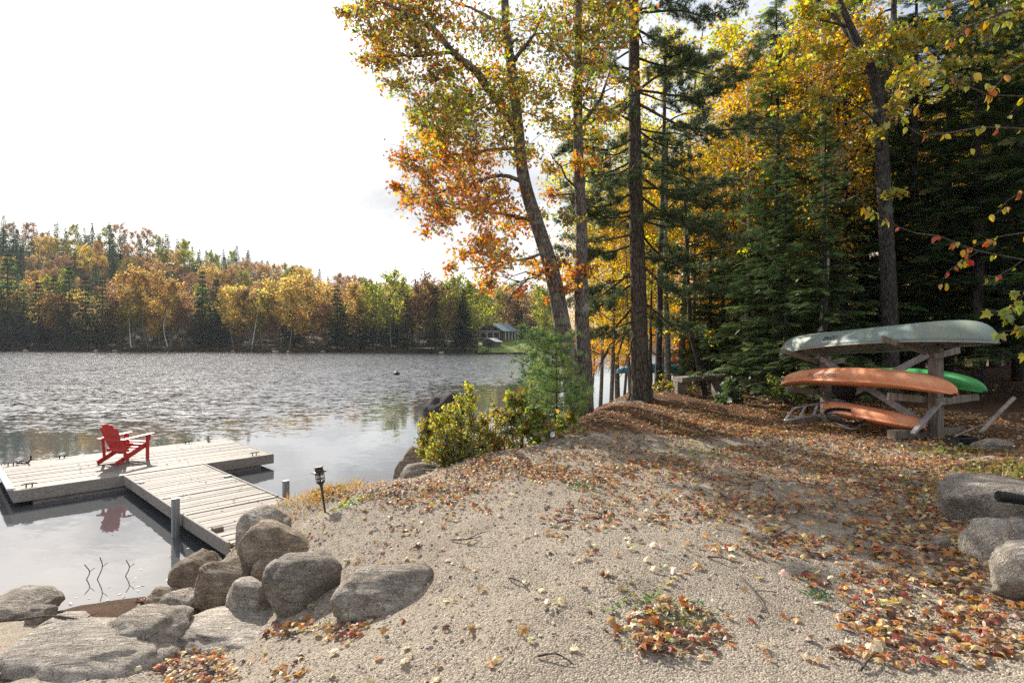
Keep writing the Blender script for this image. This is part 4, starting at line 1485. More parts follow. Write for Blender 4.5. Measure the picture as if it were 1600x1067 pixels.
# ------------------------------------------------------------------ trees: palettes
G_RUST, G_ORNG, G_GOLD, G_YEL = (.42, .12, .035), (.58, .22, .04), (.58, .33, .045), (.60, .45, .07)
G_OLIV, G_GRN, G_BRN, G_LIME = (.25, .25, .045), (.10, .16, .035), (.21, .10, .05), (.34, .39, .06)
PAL_OAKLOW = [(G_RUST, 2.6), (G_ORNG, 4), (G_GOLD, 3.2), (G_OLIV, 1.6), (G_BRN, 1.2), (G_LIME, .8)]
PAL_OAKMID = [(G_RUST, .9), (G_ORNG, 1.3), (G_GOLD, 2), (G_OLIV, 3.6), (G_GRN, 1.6), (G_BRN, .7), (G_LIME, 3), (G_YEL, .8)]
PAL_OAKTOP = [(G_BRN, 1.6), (G_OLIV, 3), (G_GOLD, 2.2), (G_RUST, 1.4), (G_GRN, .6), (G_LIME, 1)]
PAL_GREENY = [(G_OLIV, 3), (G_LIME, 3), (G_GRN, 2), (G_GOLD, 2.2), (G_YEL, 1.5)]
PAL_GOLD = [(G_YEL, 3), (G_GOLD, 4), (G_ORNG, 1.2), (G_OLIV, .8)]
PAL_ORANGE = [(G_ORNG, 4), (G_GOLD, 3), (G_RUST, 1), (G_YEL, 1)]
PAL_YGREEN = [(G_LIME, 3), (G_YEL, 2.5), (G_OLIV, 2), (G_GOLD, 1.5)]
PAL_PINE = [((.070, .110, .036), 3), ((.105, .150, .045), 2), ((.048, .080, .034), 2), ((.19, .16, .05), .6)]
PAL_SPRUCE = [((.055, .098, .036), 3), ((.085, .135, .042), 3), ((.13, .175, .05), 1.8), ((.036, .064, .028), 2)]
PAL_FIRLIT = [((.080, .135, .042), 3), ((.13, .195, .052), 2), ((.050, .088, .034), 2), ((.19, .22, .06), .8)]


class Tree:
    def __init__(s, rng):
        s.w, s.l, s.rng, s.pts = Buf(), Buf(), rng, []

    def limb(s, P, r0, r1, k=7, n=None, wob=0.0, reg=True, pw=1.0):
        P = np.asarray(P, float)
        L = np.linalg.norm(np.diff(P, axis=0), axis=1).sum()
        n = n or max(4, int(L / .18) if L < 4 else int(L / .3))
        Q = crom(P, n)
        if wob:
            ph = s.rng.uniform(0, 6, 3)
            t = np.linspace(0, 1, n)
            for i in range(3):
                Q[:, i] += wob * np.sin(t * (9 + 2 * i) + ph[i]) * np.sin(t * math.pi) + wob * .5 * np.sin(t * 23 + ph[i]) * np.sin(t * math.pi)
        t = np.linspace(0, 1, n) ** pw
        s.w.add(*tube(Q, r0 * (1 - t) + r1 * t, k))
        if reg:
            s.pts.append(np.column_stack([Q, r0 * (1 - t) + r1 * t]))
        return Q

    def nearest(s, p):
        A = np.concatenate(s.pts)
        # prefer anchors that lie lower and closer to the stem
        d = np.linalg.norm(A[:, :3] - p, axis=1) + .5 * np.maximum(A[:, 2] - p[2], 0)
        i = np.argmin(d)
        return A[i, :3], A[i, 3]

    def blob(s, c, rad, n, leaf, size, pal, twigs=6, droop=.35):
        """a clump of leaves on twigs round c; rad (rx, ry, rz)"""
        rng = s.rng
        c, rad = np.asarray(c, float), np.asarray(rad, float)
        a, ra = s.nearest(c)
        mid = (a + c) / 2 + rng.normal(size=3) * .06 + [0, 0, .06]
        r0 = min(.035, ra * .6)
        Q = s.limb([a, mid, c], r0, .007, 5, n=7)
        ends = [c]
        for _ in range(twigs):
            e = c + rng.normal(size=3) * rad * .62
            st = Q[rng.integers(3, 7)]
            s.limb([st, (st + e) / 2 + rng.normal(size=3) * .04 + [0, 0, .03], e], .007, .0025, 3, n=5, reg=False)
            ends.append(e)
        E = np.array(ends)
        src = E[rng.integers(0, len(E), n)]
        t = rng.random((n, 1)) ** .6
        pos = src * t + (c + rng.normal(size=(n, 3)) * rad * .45) * (1 - t) + rng.normal(size=(n, 3)) * rad * .17
        nrm = rand_dirs(rng, n) + np.array([0, 0, droop])
        rot = frames(nrm, rng.uniform(0, 6.28, n))
        tone = 1 + .12 * rng.normal()
        scatter(s.l, leaf[0], leaf[1], pos, rot, rng.uniform(size[0], size[1], n), np.clip(pick(rng, pal, n) * tone, .003, .95))


def seat(th, tree, wood, leafmat, crown='crown', trunk='trunk'):
    th.part(trunk, tree.w, wood, smooth_=True)
    th.part(crown, tree.l, leafmat)
    return th


# ------------------------------------------------------------------ the double-stemmed oak
rng = np.random.default_rng(101)
OY = 12.3
oak = Tree(rng)
ob = px(908, 655, OY)
ob[2] = gz(ob[0], ob[1]) - .15


def O(x, y, dy=0.0):
    return px(x, y, OY + dy)


lean = oak.limb([ob + [-.10, 0, 0], O(892, 590), O(880, 520), O(862, 430), O(838, 350), O(822, 280), O(812, 210), O(800, 110), O(790, 30), O(786, -60), O(775, -220, .2)], .215, .055, 14, n=90, wob=.03)
strt = oak.limb([ob + [.12, .1, 0], O(914, 590, .1), O(909, 480, .15), O(907, 380, .2), O(904, 250, .25), O(903, 120, .3), O(905, 0, .3), O(902, -180, .4)], .195, .05, 14, n=90, wob=.02)
for a in range(6):      # root flare
    an = a * 1.05 + .3
    oak.limb([ob + [.28 * math.cos(an), .28 * math.sin(an), -.05], ob + [.17 * math.cos(an), .17 * math.sin(an), .18], ob + [.12 * math.cos(an), .1 * math.sin(an), .6]], .10, .09, 8, n=8, reg=False)
oak.limb([O(812, 205), O(770, 150, -.3), O(735, 105, -.6), O(690, 60, -.8), O(650, 30, -1.0), O(600, 5, -1.2)], .11, .03, 9, wob=.04)
oak.limb([O(715, 80, -.6), O(680, 85, -.9), O(640, 88, -1.1), O(590, 88, -1.2)], .045, .012, 7, wob=.03)
oak.limb([O(822, 285), O(780, 275, -.3), O(730, 290, -.7), O(690, 300, -.9), O(650, 310, -1.1)], .05, .012, 7, wob=.04)
oak.limb([O(835, 345), O(790, 335, .3), O(740, 330, .5), O(690, 320, .8), O(660, 330, .9)], .045, .01, 7, wob=.03)
oak.limb([O(815, 230), O(770, 235, .4), O(720, 240, .6), O(660, 250, .9)], .045, .01, 7, wob=.03)
oak.limb([O(850, 395), O(820, 405, -.4), O(780, 415, -.6), O(730, 420, -.8)], .035, .01, 7, wob=.03)
oak.limb([O(800, 120), O(760, 165, .5), O(710, 180, .7), O(665, 185, .8)], .04, .01, 6, wob=.03)
oak.limb([O(790, 40), O(750, 20, .5), O(700, 0, .9)], .05, .015, 7, wob=.03)
oak.limb([O(903, 110, .3), O(870, 60, .2), O(850, 10, 0)], .05, .015, 7, wob=.03)
oak.limb([O(904, 200, .3), O(940, 150, 0), O(960, 90, -.3)], .05, .012, 7, wob=.03)
oak.limb([O(800, 100), O(830, 60, -.4), O(850, 20, -.6)], .05, .015, 7, wob=.03)
oak.limb([O(907, 300, .2), O(880, 270, -.2), O(860, 240, -.4)], .03, .01, 6, wob=.03)
# bare dead limb hanging below the crown
for pth in ([(845, 432), (812, 440), (790, 455), (770, 470), (752, 496)], [(825, 436), (800, 462), (780, 488), (766, 510)], [(845, 432), (815, 425), (790, 440), (780, 455)], [(800, 462), (792, 480), (790, 500)], [(812, 440), (795, 436), (775, 432)]):
    oak.limb([O(*p, -.3 - .002 * (850 - p[0])) for p in pth], .018, .004, 5, wob=.02, reg=False)
LOWB = [(650, 255, 30), (628, 240, 18), (640, 305, 22), (625, 300, 12), (690, 320, 32), (672, 288, 22), (740, 330, 40), (720, 282, 36), (668, 356, 11), (742, 388, 34), (715, 402, 20), (702, 420, 16), (690, 340, 26),
        (782, 400, 36), (762, 432, 20), (800, 352, 34), (832, 420, 26), (772, 300, 38), (752, 235, 38), (700, 250, 30), (905, 432, 24), (868, 415, 16), (925, 425, 18), (862, 470, 12), (870, 300, 18), (690, 228, 26), (812, 455, 14), (905, 255, 20), (880, 445, 16)]
MIDB = [(662, 165, 28), (655, 180, 22), (695, 180, 28), (690, 150, 26), (668, 215, 24), (705, 205, 28), (730, 140, 30), (650, 190, 16), (740, 205, 30), (680, 205, 32), (722, 172, 38), (772, 172, 38), (762, 112, 42), (742, 60, 40), (702, 112, 32), (640, 130, 24), (620, 128, 14), (800, 62, 40), (832, 122, 36), (842, 42, 40), (852, 190, 32), (822, 232, 30),
        (872, 92, 38), (882, 32, 40), (902, 142, 32), (916, 52, 36), (862, 262, 22), (932, 102, 32), (790, 215, 30), (930, 160, 28), (945, 30, 34), (885, 200, 28), (800, 145, 34), (940, 215, 22), (965, 60, 30), (970, 130, 26), (955, 180, 24), (930, 260, 20), (870, 150, 26), (925, -5, 34), (975, 10, 28), (845, 330, 16), (885, 345, 16)]
TOPB = [(545, 24, 16), (565, 18, 24), (580, 50, 24), (612, 62, 32), (610, 22, 34), (652, 22, 38), (702, 38, 40), (562, 88, 16), (592, 96, 22), (615, 92, 22), (660, 68, 32), (640, 50, 30), (672, 112, 26), (580, -20, 40), (640, -40, 45)]
OUT = [(700, -60, 70), (780, -70, 70), (860, -70, 70), (920, -60, 60), (740, -170, 90), (840, -180, 90), (900, -240, 80), (790, -300, 90), (640, -130, 60)]
for L_, pal, dens in ((LOWB, PAL_OAKLOW, .40), (MIDB, PAL_OAKMID, .31), (TOPB, PAL_OAKTOP, .38), (OUT, PAL_OAKMID, .05)):
    for x, y, r in L_:
        for rep in range(3 if r > 20 else 1):
            dy = rng.normal() * .9 + (.25 if x > 780 else -.35)
            rw = r / F * OY
            oak.blob(O(x + rng.normal() * r * .28, y + rng.normal() * r * .25, dy), (rw * 1.05, rw * 1.2, rw * .72), int(dens * r * r / (3 if r > 20 else 1)) + 10, LEAF_OAK, (.07, .118), pal, twigs=8)
th = Thing('oak_tree', 'leaning double-trunked oak with rust and orange leaves by the water', 'tree', ob)
seat(th, oak, M_OAKBARK, M_LEAF)

# ------------------------------------------------------------------ white pines


def pine_tufts(tr, pts, rng, size, pal, per=3):
    pts = np.asarray(pts)
    n = len(pts) * per
    pos = np.repeat(pts, per, 0) + rng.normal(size=(n, 3)) * .05
    # tufts point outwards and upwards
    d = rand_dirs(rng, n) * .8 + np.array([0, 0, .35])
    nrm = np.cross(unit(d), rand_dirs(rng, n))
    R_ = np.empty((n, 3, 3))
    y = unit(d)
    z = unit(nrm)
    x = np.cross(y, z)
    R_[:, 0], R_[:, 1], R_[:, 2] = x, y, z
    T = TUFT if rng.random() < .5 else TUFT2
    tone = 1 + .15 * rng.normal()
    scatter(tr.l, T[0], T[1], pos, R_, rng.uniform(size[0], size[1], n), np.clip(pick(rng, pal, n, .2) * tone, .003, .9))


def pine_branch(tr, P, r0, rng, leafy=.35, size=(.10, .15), pal=PAL_PINE, side=.9, per=3, step=.16):
    Q = tr.limb(P, r0, .008, 6, wob=.03)
    n = len(Q)
    L = np.linalg.norm(np.diff(Q, axis=0), axis=1).sum()
    ns = max(4, int(L * (1 - leafy) / .13))
    for i in range(ns):
        f = leafy + (1 - leafy) * (i + rng.random()) / ns
        a = Q[min(int(f * (n - 1)), n - 1)]
        T = unit(Q[min(int(f * (n - 1)) + 1, n - 1)] - Q[max(int(f * (n - 1)) - 1, 0)])
        s = np.cross(T, [0, 0, 1.0])
        s = unit(s) * (1 if i % 2 else -1)
        l = side * (1.15 - f) * rng.uniform(.5, 1.0) + .12
        d = unit(s * .8 + T * .6 + np.array([0, 0, rng.normal() * .18 + .05]))
        e = a + d * l
        tr.limb([a, (a + e) / 2 + [0, 0, .03], e], .008, .003, 3, n=5, reg=False)
        m = max(2, int(l / step))
        pine_tufts(tr, [a + d * l * (.25 + .75 * (j + 1) / m) for j in range(m)], rng, size, pal, per)
    pine_tufts(tr, [Q[-1]], rng, size, pal, 6)


rng = np.random.default_rng(202)
PY = 15.2
pine = Tree(rng)
pb = px(1001, 632, PY)
pb[2] = gz(pb[0], pb[1]) - .1


def Q_(x, y, dy=0.0):
    return px(x, y, PY + dy)


pine.limb([pb, Q_(1000, 560), Q_(997, 420), Q_(993, 250), Q_(990, 100), Q_(990, -50), Q_(990, -250), Q_(992, -480)], .265, .06, 14, n=80, wob=.015)
for a in range(5):
    an = a * 1.26
    pine.limb([pb + [.42 * math.cos(an), .42 * math.sin(an), -.05], pb + [.24 * math.cos(an), .24 * math.sin(an), .16], pb + [.18 * math.cos(an), .18 * math.sin(an), .7]], .10, .10, 8, n=8, reg=False)
PB = [  # pixel paths of the boughs (x, y, depth offset)
    [(992, 20, 0), (1050, 18, -.6), (1110, 22, -1.0), (1165, 5, -1.2)], [(992, 45, 0), (1040, 70, -.3), (1085, 85, -.5)], [(990, 90, 0), (1060, 105, .8), (1130, 85, 1.2)],
    [(992, 140, 0), (1060, 150, -.5), (1110, 140, -.9), (1200, 60, -1.1)], [(992, 145, 0), (1060, 105, .5), (1140, 130, 1.0), (1180, 90, 1.2)],
    [(993, 160, 0), (1060, 195, -.6), (1130, 203, -1.0), (1200, 200, -1.2), (1245, 190, -1.3)], [(995, 230, 0), (1050, 270, .4), (1100, 290, .8), (1150, 285, 1.0)],
    [(996, 275, 0), (1050, 305, -.5), (1110, 318, -.8), (1170, 312, -1.0)], [(997, 305, 0), (1060, 345, -.4), (1120, 368, -.8), (1190, 375, -1.0)],
    [(998, 400, 0), (1045, 410, .5), (1080, 420, .9), (1140, 415, 1.2)], [(998, 410, 0), (1040, 445, -.3), (1090, 455, -.5), (1150, 452, -.8)],
    [(1000, 470, 0), (1050, 505, .4), (1090, 520, .7)], [(998, 360, 0), (1030, 400, .8), (1060, 425, 1.2)],
    [(988, 30, 0), (940, 10, -.5), (900, -10, -.8)], [(988, 110, 0), (945, 100, .5), (905, 105, .8)], [(990, 215, 0), (950, 235, -.4), (905, 225, -.8), (880, 235, -1)],
    [(992, 250, 0), (960, 265, .6), (925, 280, 1.0), (880, 290, 1.3)], [(993, 300, 0), (950, 320, -.3), (915, 320, -.6), (890, 310, -.8)], [(993, 330, 0), (955, 335, .3), (920, 340, .6), (870, 345, .9)],
    [(995, 380, 0), (950, 395, .8), (915, 400, 1.2), (850, 385, 1.6)], [(995, 420, 0), (955, 450, 1.0), (915, 470, 1.4), (860, 480, 1.8)], [(996, 440, 0), (950, 470, .3), (920, 490, .5)],
    [(993, 280, 0), (965, 285, -.5), (930, 300, -.9)], [(992, 190, 0), (960, 180, -.4), (925, 190, -.8)], [(993, 260, 0), (1025, 265, -.6), (1060, 250, -1.0)], [(992, 200, 0), (1030, 225, .4), (1075, 235, .8)], [(995, 340, 0), (1030, 335, -.7), (1070, 330, -1.2)],
    [(996, 470, 0), (950, 520, 1.2), (900, 530, 1.8), (840, 540, 2.4)],
]
for P in PB:
    pine_branch(pine, [Q_(*p) for p in P], .04, rng, leafy=.20, size=(.12, .19), side=1.05, per=5, step=.11)
for k in range(34):       # boughs behind, in front and above the frame
    z = rng.uniform(4.5, 18)
    an = rng.uniform(-.3, math.pi + .3) if z < 9 else rng.uniform(0, 2 * math.pi)
    L = rng.uniform(1.6, 3.0) * (1 - (z - 4) / 24)
    a = pb + np.array([-.15 * z / 12, 0, z])
    d = np.array([math.cos(an), math.sin(an), 0])
    pine_branch(pine, [a, a + d * L * .5 + [0, 0, -.1], a + d * L + [0, 0, .1]], .035, rng, leafy=.30, size=(.12, .19), per=3, step=.15)
# bare dead lower boughs on the left
for P in ([(998, 498), (970, 510), (945, 528), (922, 548)], [(998, 500), (975, 525), (950, 548), (925, 556)], [(985, 515), (962, 530), (940, 560), (930, 580)], [(998, 506), (985, 540), (976, 575), (968, 590)], [(975, 525), (965, 555), (950, 580)], [(996, 430), (960, 440), (925, 452)], [(950, 548), (940, 566), (935, 585)], [(1003, 545), (1030, 555), (1060, 562)]):
    pine.limb([Q_(*p, -.1 - .004 * abs(1000 - p[0])) for p in P], .030, .006, 5, wob=.03, reg=False)
th = Thing('white_pine', 'tall dark white pine with straight trunk and drooping boughs', 'tree', pb)
seat(th, pine, M_PINEBARK, M_NEEDLE)

# pine saplings on the bank


def sapling(label, bx, by, Y, top, spread, seed, pal):
    rg = np.random.default_rng(seed)
    b0 = px(bx, by, Y)
    b0[2] = min(gz(b0[0], b0[1]), b0[2])
    H = px(bx, top, Y)[2] - b0[2]
    tr = Tree(rg)
    tr.limb([b0 + [0, 0, -.1], b0 + [.02, 0, H * .5], b0 + [0, 0, H]], .024, .006, 7)
    nw_ = max(6, int(H / .26))
    for w in range(nw_):
        z = H * (.22 + .76 * w / nw_)
        for k in range(6):
            an = k * 1.05 + w * .5 + rg.normal() * .2
            L = spread * (1 - .62 * (w / nw_)) * rg.uniform(.7, 1.1)
            d = np.array([math.cos(an), math.sin(an), 0])
            a = b0 + [0, 0, z]
            e = a + d * L + [0, 0, .22 * L + .05]
            tr.limb([a, a + d * L * .5 + [0, 0, .04], e], .009, .003, 4, n=5, reg=False)
            m = max(3, int(L / .075))
            pine_tufts(tr, [a * (1 - f) + e * f + rg.normal(size=3) * .03 for f in np.linspace(.25, 1, m)], rg, (.10, .17), pal, 2)
    th_ = Thing('pine_sapling', label, 'tree', b0)
    seat(th_, tr, M_TWIG, M_NEEDLE, 'needles', 'stem')


PAL_SAP = [((.15, .26, .05), 3), ((.23, .34, .07), 2), ((.09, .17, .05), 2), ((.34, .38, .10), 1.5)]
sapling('feathery bright green pine sapling beside the oak trunk', 868, 690, 9.9, 512, .80, 31, PAL_SAP)
sapling('taller green pine sapling behind the low bushes', 838, 640, 11.6, 505, .8, 32, [((.09, .17, .05), 3), ((.14, .23, .06), 2), ((.26, .24, .07), 1)])

# ------------------------------------------------------------------ shrubs on the bank


def shrub(name, label, bx, by, Y, blobs, leaf, size, pal, seed, dens=.5, zb=None, dyr=.25):
    rg = np.random.default_rng(seed)
    b0 = px(bx, by, Y)
    b0[2] = gz(b0[0], b0[1]) if zb is None else zb
    tr = Tree(rg)
    tr.limb([b0, b0 + [0, 0, .12]], .02, .015, 5, n=4)
    for x, y, r in blobs:
        c = px(x, y, Y + rg.normal() * dyr)
        rw = r / F * Y
        m = b0 + (c - b0) * .6 + rg.normal(size=3) * .05
        tr.limb([b0 + rg.normal(size=3) * [.06, .06, 0], m, c], .010, .004, 5, n=7, wob=.02)
        tr.blob(c, (rw, rw, rw * .9), int(dens * r * r) + 12, leaf, size, pal, twigs=6)
    th_ = Thing(name, label, 'shrub', b0)
    seat(th_, tr, M_TWIG, M_LEAF, 'leaves', 'stems')


PAL_BUSH = [(G_OLIV, 3.4), (G_LIME, 3.4), (G_GRN, 2.2), (G_BRN, 1), (G_GOLD, 1.2), ((.20, .15, .09), 1.4), (G_YEL, .8)]
PAL_YB = [(G_YEL, 2), (G_LIME, 4), (G_OLIV, 1.5), (G_GOLD, .5)]
shrub('yellow_shrub', 'upright shrub with bright yellow leaves on the bank', 722, 690, 9.3, [(735, 612, 10), (720, 628, 13), (732, 636, 14), (707, 642, 12), (712, 655, 14), (738, 625, 9), (729, 603, 5)], LEAF_OVAL, (.035, .06), PAL_YB, 41, .8)
shrub('low_bush', 'dense olive-brown bush at the left end of the bank', 710, 735, 8.6, [(665, 675, 15), (685, 660, 18), (690, 690, 20), (712, 680, 20), (735, 690, 20), (700, 710, 20), (730, 712, 18), (680, 700, 14), (755, 700, 16), (720, 660, 16), (745, 670, 16), (672, 692, 14), (715, 722, 16), (690, 722, 12), (745, 715, 14), (668, 660, 10), (662, 690, 12), (660, 705, 10), (700, 650, 14), (735, 655, 14), (675, 712, 12), (760, 715, 12), (728, 690, 18)], LEAF_OVAL, (.028, .05), PAL_BUSH, 42, 1.9)
shrub('low_bush', 'olive and yellow bush in the middle of the bank', 775, 715, 9.2, [(760, 680, 18), (785, 690, 18), (780, 665, 16), (770, 705, 14), (800, 700, 14), (800, 675, 16), (755, 660, 14), (775, 645, 12), (815, 695, 14), (790, 650, 12), (765, 718, 10), (835, 690, 12)], LEAF_OVAL, (.03, .055), PAL_BUSH + [(G_ORNG, 1.2), (G_YEL, 1.5)], 43, 1.5)
shrub('leafy_sapling', 'thin leafy sapling with drooping green leaves left of the pine sapling', 815, 708, 9.3, [(800, 630, 14), (815, 625, 14), (828, 640, 16), (805, 650, 14), (838, 665, 16), (820, 670, 14), (840, 690, 12), (790, 650, 10)], LEAF_MAPLE, (.07, .11), [(G_GRN, 2), (G_OLIV, 3), (G_LIME, 3), (G_RUST, .8)], 44, .6)
shrub('low_bush', 'green leafy bush at the foot of the pine sapling', 858, 702, 9.5, [(850, 685, 14), (835, 698, 12), (880, 665, 14), (868, 695, 10), (895, 650, 12)], LEAF_MAPLE, (.05, .09), [(G_LIME, 3), (G_OLIV, 2), (G_GRN, 1), (G_GOLD, 1)], 45, .9)
shrub('leafy_bush', 'pale green bush in front of the woods left of the rack', 1245, 640, 13.5, [(1240, 600, 22), (1225, 615, 18), (1255, 590, 16), (1250, 618, 18), (1215, 600, 14)], LEAF_OVAL, (.05, .08), [(G_LIME, 2), (G_GRN, 3), (G_OLIV, 2)], 46, .9)
shrub('orange_bush', 'glowing orange bush at the neighbour\'s shore', 1105, 600, 27, [(1090, 545, 26), (1115, 540, 28), (1130, 520, 24), (1105, 520, 24), (1075, 560, 20), (1140, 550, 22), (1120, 565, 22), (1095, 570, 18), (1060, 565, 12)], LEAF_SIMPLE, (.13, .22), PAL_ORANGE, 47, 1.2, zb=-.2, dyr=.8)
shrub('red_bush', 'dark red bush between the trunks left of the rack', 1205, 612, 19, [(1200, 590, 12), (1215, 595, 12), (1222, 580, 10), (1208, 578, 9)], LEAF_SIMPLE, (.07, .12), [((.25, .02, .03), 3), ((.12, .02, .02), 2)], 48, 1.2, dyr=.3)
shrub('fir_seedling', 'small dark fir bush beside the log bench', 1137, 632, 15, [(1137, 615, 14), (1125, 625, 12), (1150, 625, 12), (1138, 600, 9)], SPRAY[0], (.14, .22), PAL_FIRLIT, 49, .5, dyr=.15)
shrub('brush_clump', 'low tangle of brush behind the pine trunk', 1045, 622, 18, [(1035, 600, 20), (1060, 605, 20), (1080, 612, 16), (1020, 610, 16)], LEAF_SIMPLE, (.07, .12), [(G_OLIV, 3), (G_BRN, 2), (G_GRN, 2), (G_YEL, 1)], 50, .7, dyr=.5)

# ------------------------------------------------------------------ the right hand maple with forked trunk
rng = np.random.default_rng(303)
MY = 14.2
mp_ = Tree(rng)
mb = px(1392, 620, MY)
mb[2] = gz(mb[0], mb[1]) - .1


def Mq(x, y, dy=0.0):
    return px(x, y, MY + dy)


mp_.limb([mb, Mq(1390, 500), Mq(1384, 360), Mq(1380, 250), Mq(1376, 170), Mq(1360, 110), Mq(1335, 60), Mq(1305, -10), Mq(1270, -90)], .205, .06, 12, n=70, wob=.02)
mp_.limb([Mq(1376, 160, .1), Mq(1390, 90, .3), Mq(1396, 20, .5), Mq(1400, -120, .8)], .11, .045, 10, wob=.02)
mp_.limb([Mq(1350, 95), Mq(1300, 20, .5), Mq(1260, 30, .8), Mq(1220, 50, 1)], .05, .012, 7, wob=.03)
mp_.limb([Mq(1392, 60, .3), Mq(1450, 30, 0), Mq(1510, 35, -.4), Mq(1570, 30, -.7)], .05, .012, 7, wob=.04)
mp_.limb([Mq(1378, 200), Mq(1330, 160, -.6), Mq(1280, 150, -.9)], .03, .01, 6, wob=.03)
for x, y, r in [(1255, 28, 38), (1290, 78, 36), (1330, 122, 30), (1362, 42, 40), (1402, 62, 38), (1450, 42, 40), (1240, 105, 30), (1282, 152, 30), (1502, 62, 40), (1552, 42, 40), (1582, 102, 34), (1420, 118, 32), (1310, 20, 36), (1230, 70, 28), (1345, 180, 20),
                (1480, 110, 28), (1540, 120, 26), (1300, -60, 60), (1400, -70, 60), (1500, -60, 60), (1350, -160, 80), (1590, -40, 60), (1245, 190, 22), (1300, 205, 24), (1372, 205, 16), (1400, 165, 20), (1355, 250, 18), (1395, 300, 14), (1340, 90, 24)]:
    rw = r / F * MY
    mp_.blob(Mq(x, y, rng.normal() * .9 + .3), (rw, rw * 1.2, rw * .8), int(.30 * r * r if y > -20 else .05 * r * r) + 12, LEAF_MAPLE, (.08, .13), PAL_YGREEN if x < 1480 else PAL_GREENY, twigs=5)
th = Thing('maple_tree', 'tall forked maple with yellow-green leaves behind the canoe rack', 'tree', mb)
seat(th, mp_, M_DARKBARK, M_LEAF)

# ------------------------------------------------------------------ woods: prototypes, then copies


def spruce_proto(H, seed, base, Lmax, pal, dead=True):
    rg = np.random.default_rng(seed)
    tr = Tree(rg)
    tr.limb([(0, 0, -.3), (.03, 0, H * .5), (0, 0, H)], .011 * H + .02, .012, 9, n=26, wob=.02)
    z = base
    while z < H - .25:
        f = (z - base) / (H - base)
        L0 = Lmax * (1 - f) ** .8 + .12
        for k in range(rg.integers(4, 7)):
            an = rg.uniform(0, 6.283)
            L = L0 * rg.uniform(.6, 1.1)
            d = np.array([math.cos(an), math.sin(an), 0])
            a = np.array([0, 0, z + rg.uniform(-.1, .1)])
            dr = -.18 * L * (1 - f) + .15 * L * f
            e = a + d * L + [0, 0, dr]
            tr.limb([a, a + d * L * .5 + [0, 0, dr * .3], e], .016, .004, 4, n=5, reg=False)
            m = max(3, int(L / .17))
            fs = np.linspace(.12, 1, m)
            n = m * 3
            fs = np.repeat(fs, 3)
            pos = a + d * (L * fs)[:, None] + np.column_stack([np.zeros(n), np.zeros(n), dr * fs]) + rg.normal(size=(n, 3)) * [.05, .05, .04]
            side = np.cross(d, [0, 0, 1])
            sg = np.tile([-1, 0, 1], m)[:, None]
            y = unit(d * .75 + side * sg * rg.uniform(.5, 1.1, (n, 1)) + np.column_stack([np.zeros((n, 2)), rg.normal(size=n) * .18 - .15]))
            zn = unit(np.array([0, 0, 1.0]) + rg.normal(size=(n, 3)) * .22)
            x = unit(np.cross(y, zn))
            Rm = np.stack([x, y, np.cross(x, y)], 1)
            S = SPRAY[rg.integers(0, 2)]
            scatter(tr.l, S[0], S[1], pos, Rm, rg.uniform(.26, .46, n) * (1 - .35 * f), pick(rg, pal, n, .25))
        z += rg.uniform(.26, .40)
    if dead:
        for k in range(26):
            zz_ = rg.uniform(1.0, base + .5)
            an = rg.uniform(0, 6.283)
            L = rg.uniform(.5, 1.4)
            tr.limb([(0, 0, zz_), (math.cos(an) * L * .5, math.sin(an) * L * .5, zz_ - .05), (math.cos(an) * L, math.sin(an) * L, zz_ - .25)], .010, .003, 4, n=5, reg=False)
    return tr.w.mesh('trunk', M_DARKBARK, (0, 0, 0), True), tr.l.mesh('crown', M_NEEDLE)


def decid_proto(H, seed, r, cb, spread, nl, leaf, size, pal, bark, wob=.12, matl=None, nlimb=16, simple=False):
    rg = np.random.default_rng(seed)
    tr = Tree(rg)
    top = np.array([rg.normal() * .4, rg.normal() * .4, H * .96])
    tr.limb([(0, 0, -.3), top * .35 + rg.normal(size=3) * [wob, wob, 0], top * .7 + rg.normal(size=3) * [wob, wob, 0], top], r, r * .12, 8, n=24, wob=.03)
    stem = tr.pts[0]
    cl = []
    for k in range(nlimb):
        f = cb + (.95 - cb) * (k + rg.random()) / nlimb
        i = min(int(f * 23), 23)
        a, ra = stem[i, :3], stem[i, 3]
        an = k * 2.4 + rg.normal() * .3
        g_ = (f - cb) / (1 - cb)
        L = spread * (1.0 - .75 * abs(g_ - .35)) * rg.uniform(.7, 1.1)
        d = np.array([math.cos(an), math.sin(an), .45 + .5 * g_])
        e = a + d * L
        Q = tr.limb([a, a + d * L * .5 + [0, 0, -.05 * L], e], ra * .5, .012, 5, n=7, wob=.05, reg=False)
        for j in (3, 4, 5, 6):
            cl.append((Q[j], L * .30))
            if not simple:
                for _ in range(2):
                    q = Q[j] + rg.normal(size=3) * L * .28
                    tr.limb([Q[j], (Q[j] + q) / 2 + [0, 0, .05], q], .012, .004, 3, n=4, reg=False)
                    cl.append((q, L * .2))
    cl.append((top, spread * .3))
    C = np.array([c for c, _ in cl])
    Rr = np.array([q for _, q in cl])
    tone = np.clip(1 + .22 * rg.normal(size=len(C)), .55, 1.5)
    idx = rg.integers(0, len(C), nl)
    pos = C[idx] + rg.normal(size=(nl, 3)) * (Rr[idx] * .62)[:, None]
    rot = frames(rand_dirs(rg, nl) + [0, 0, .3], rg.uniform(0, 6.28, nl))
    scatter(tr.l, leaf[0], leaf[1], pos, rot, rg.uniform(size[0], size[1], nl), np.clip(pick(rg, pal, nl) * tone[idx][:, None], .003, .95))
    return tr.w.mesh('trunk', bark, (0, 0, 0), True), tr.l.mesh('crown', matl or M_MIDLEAF)


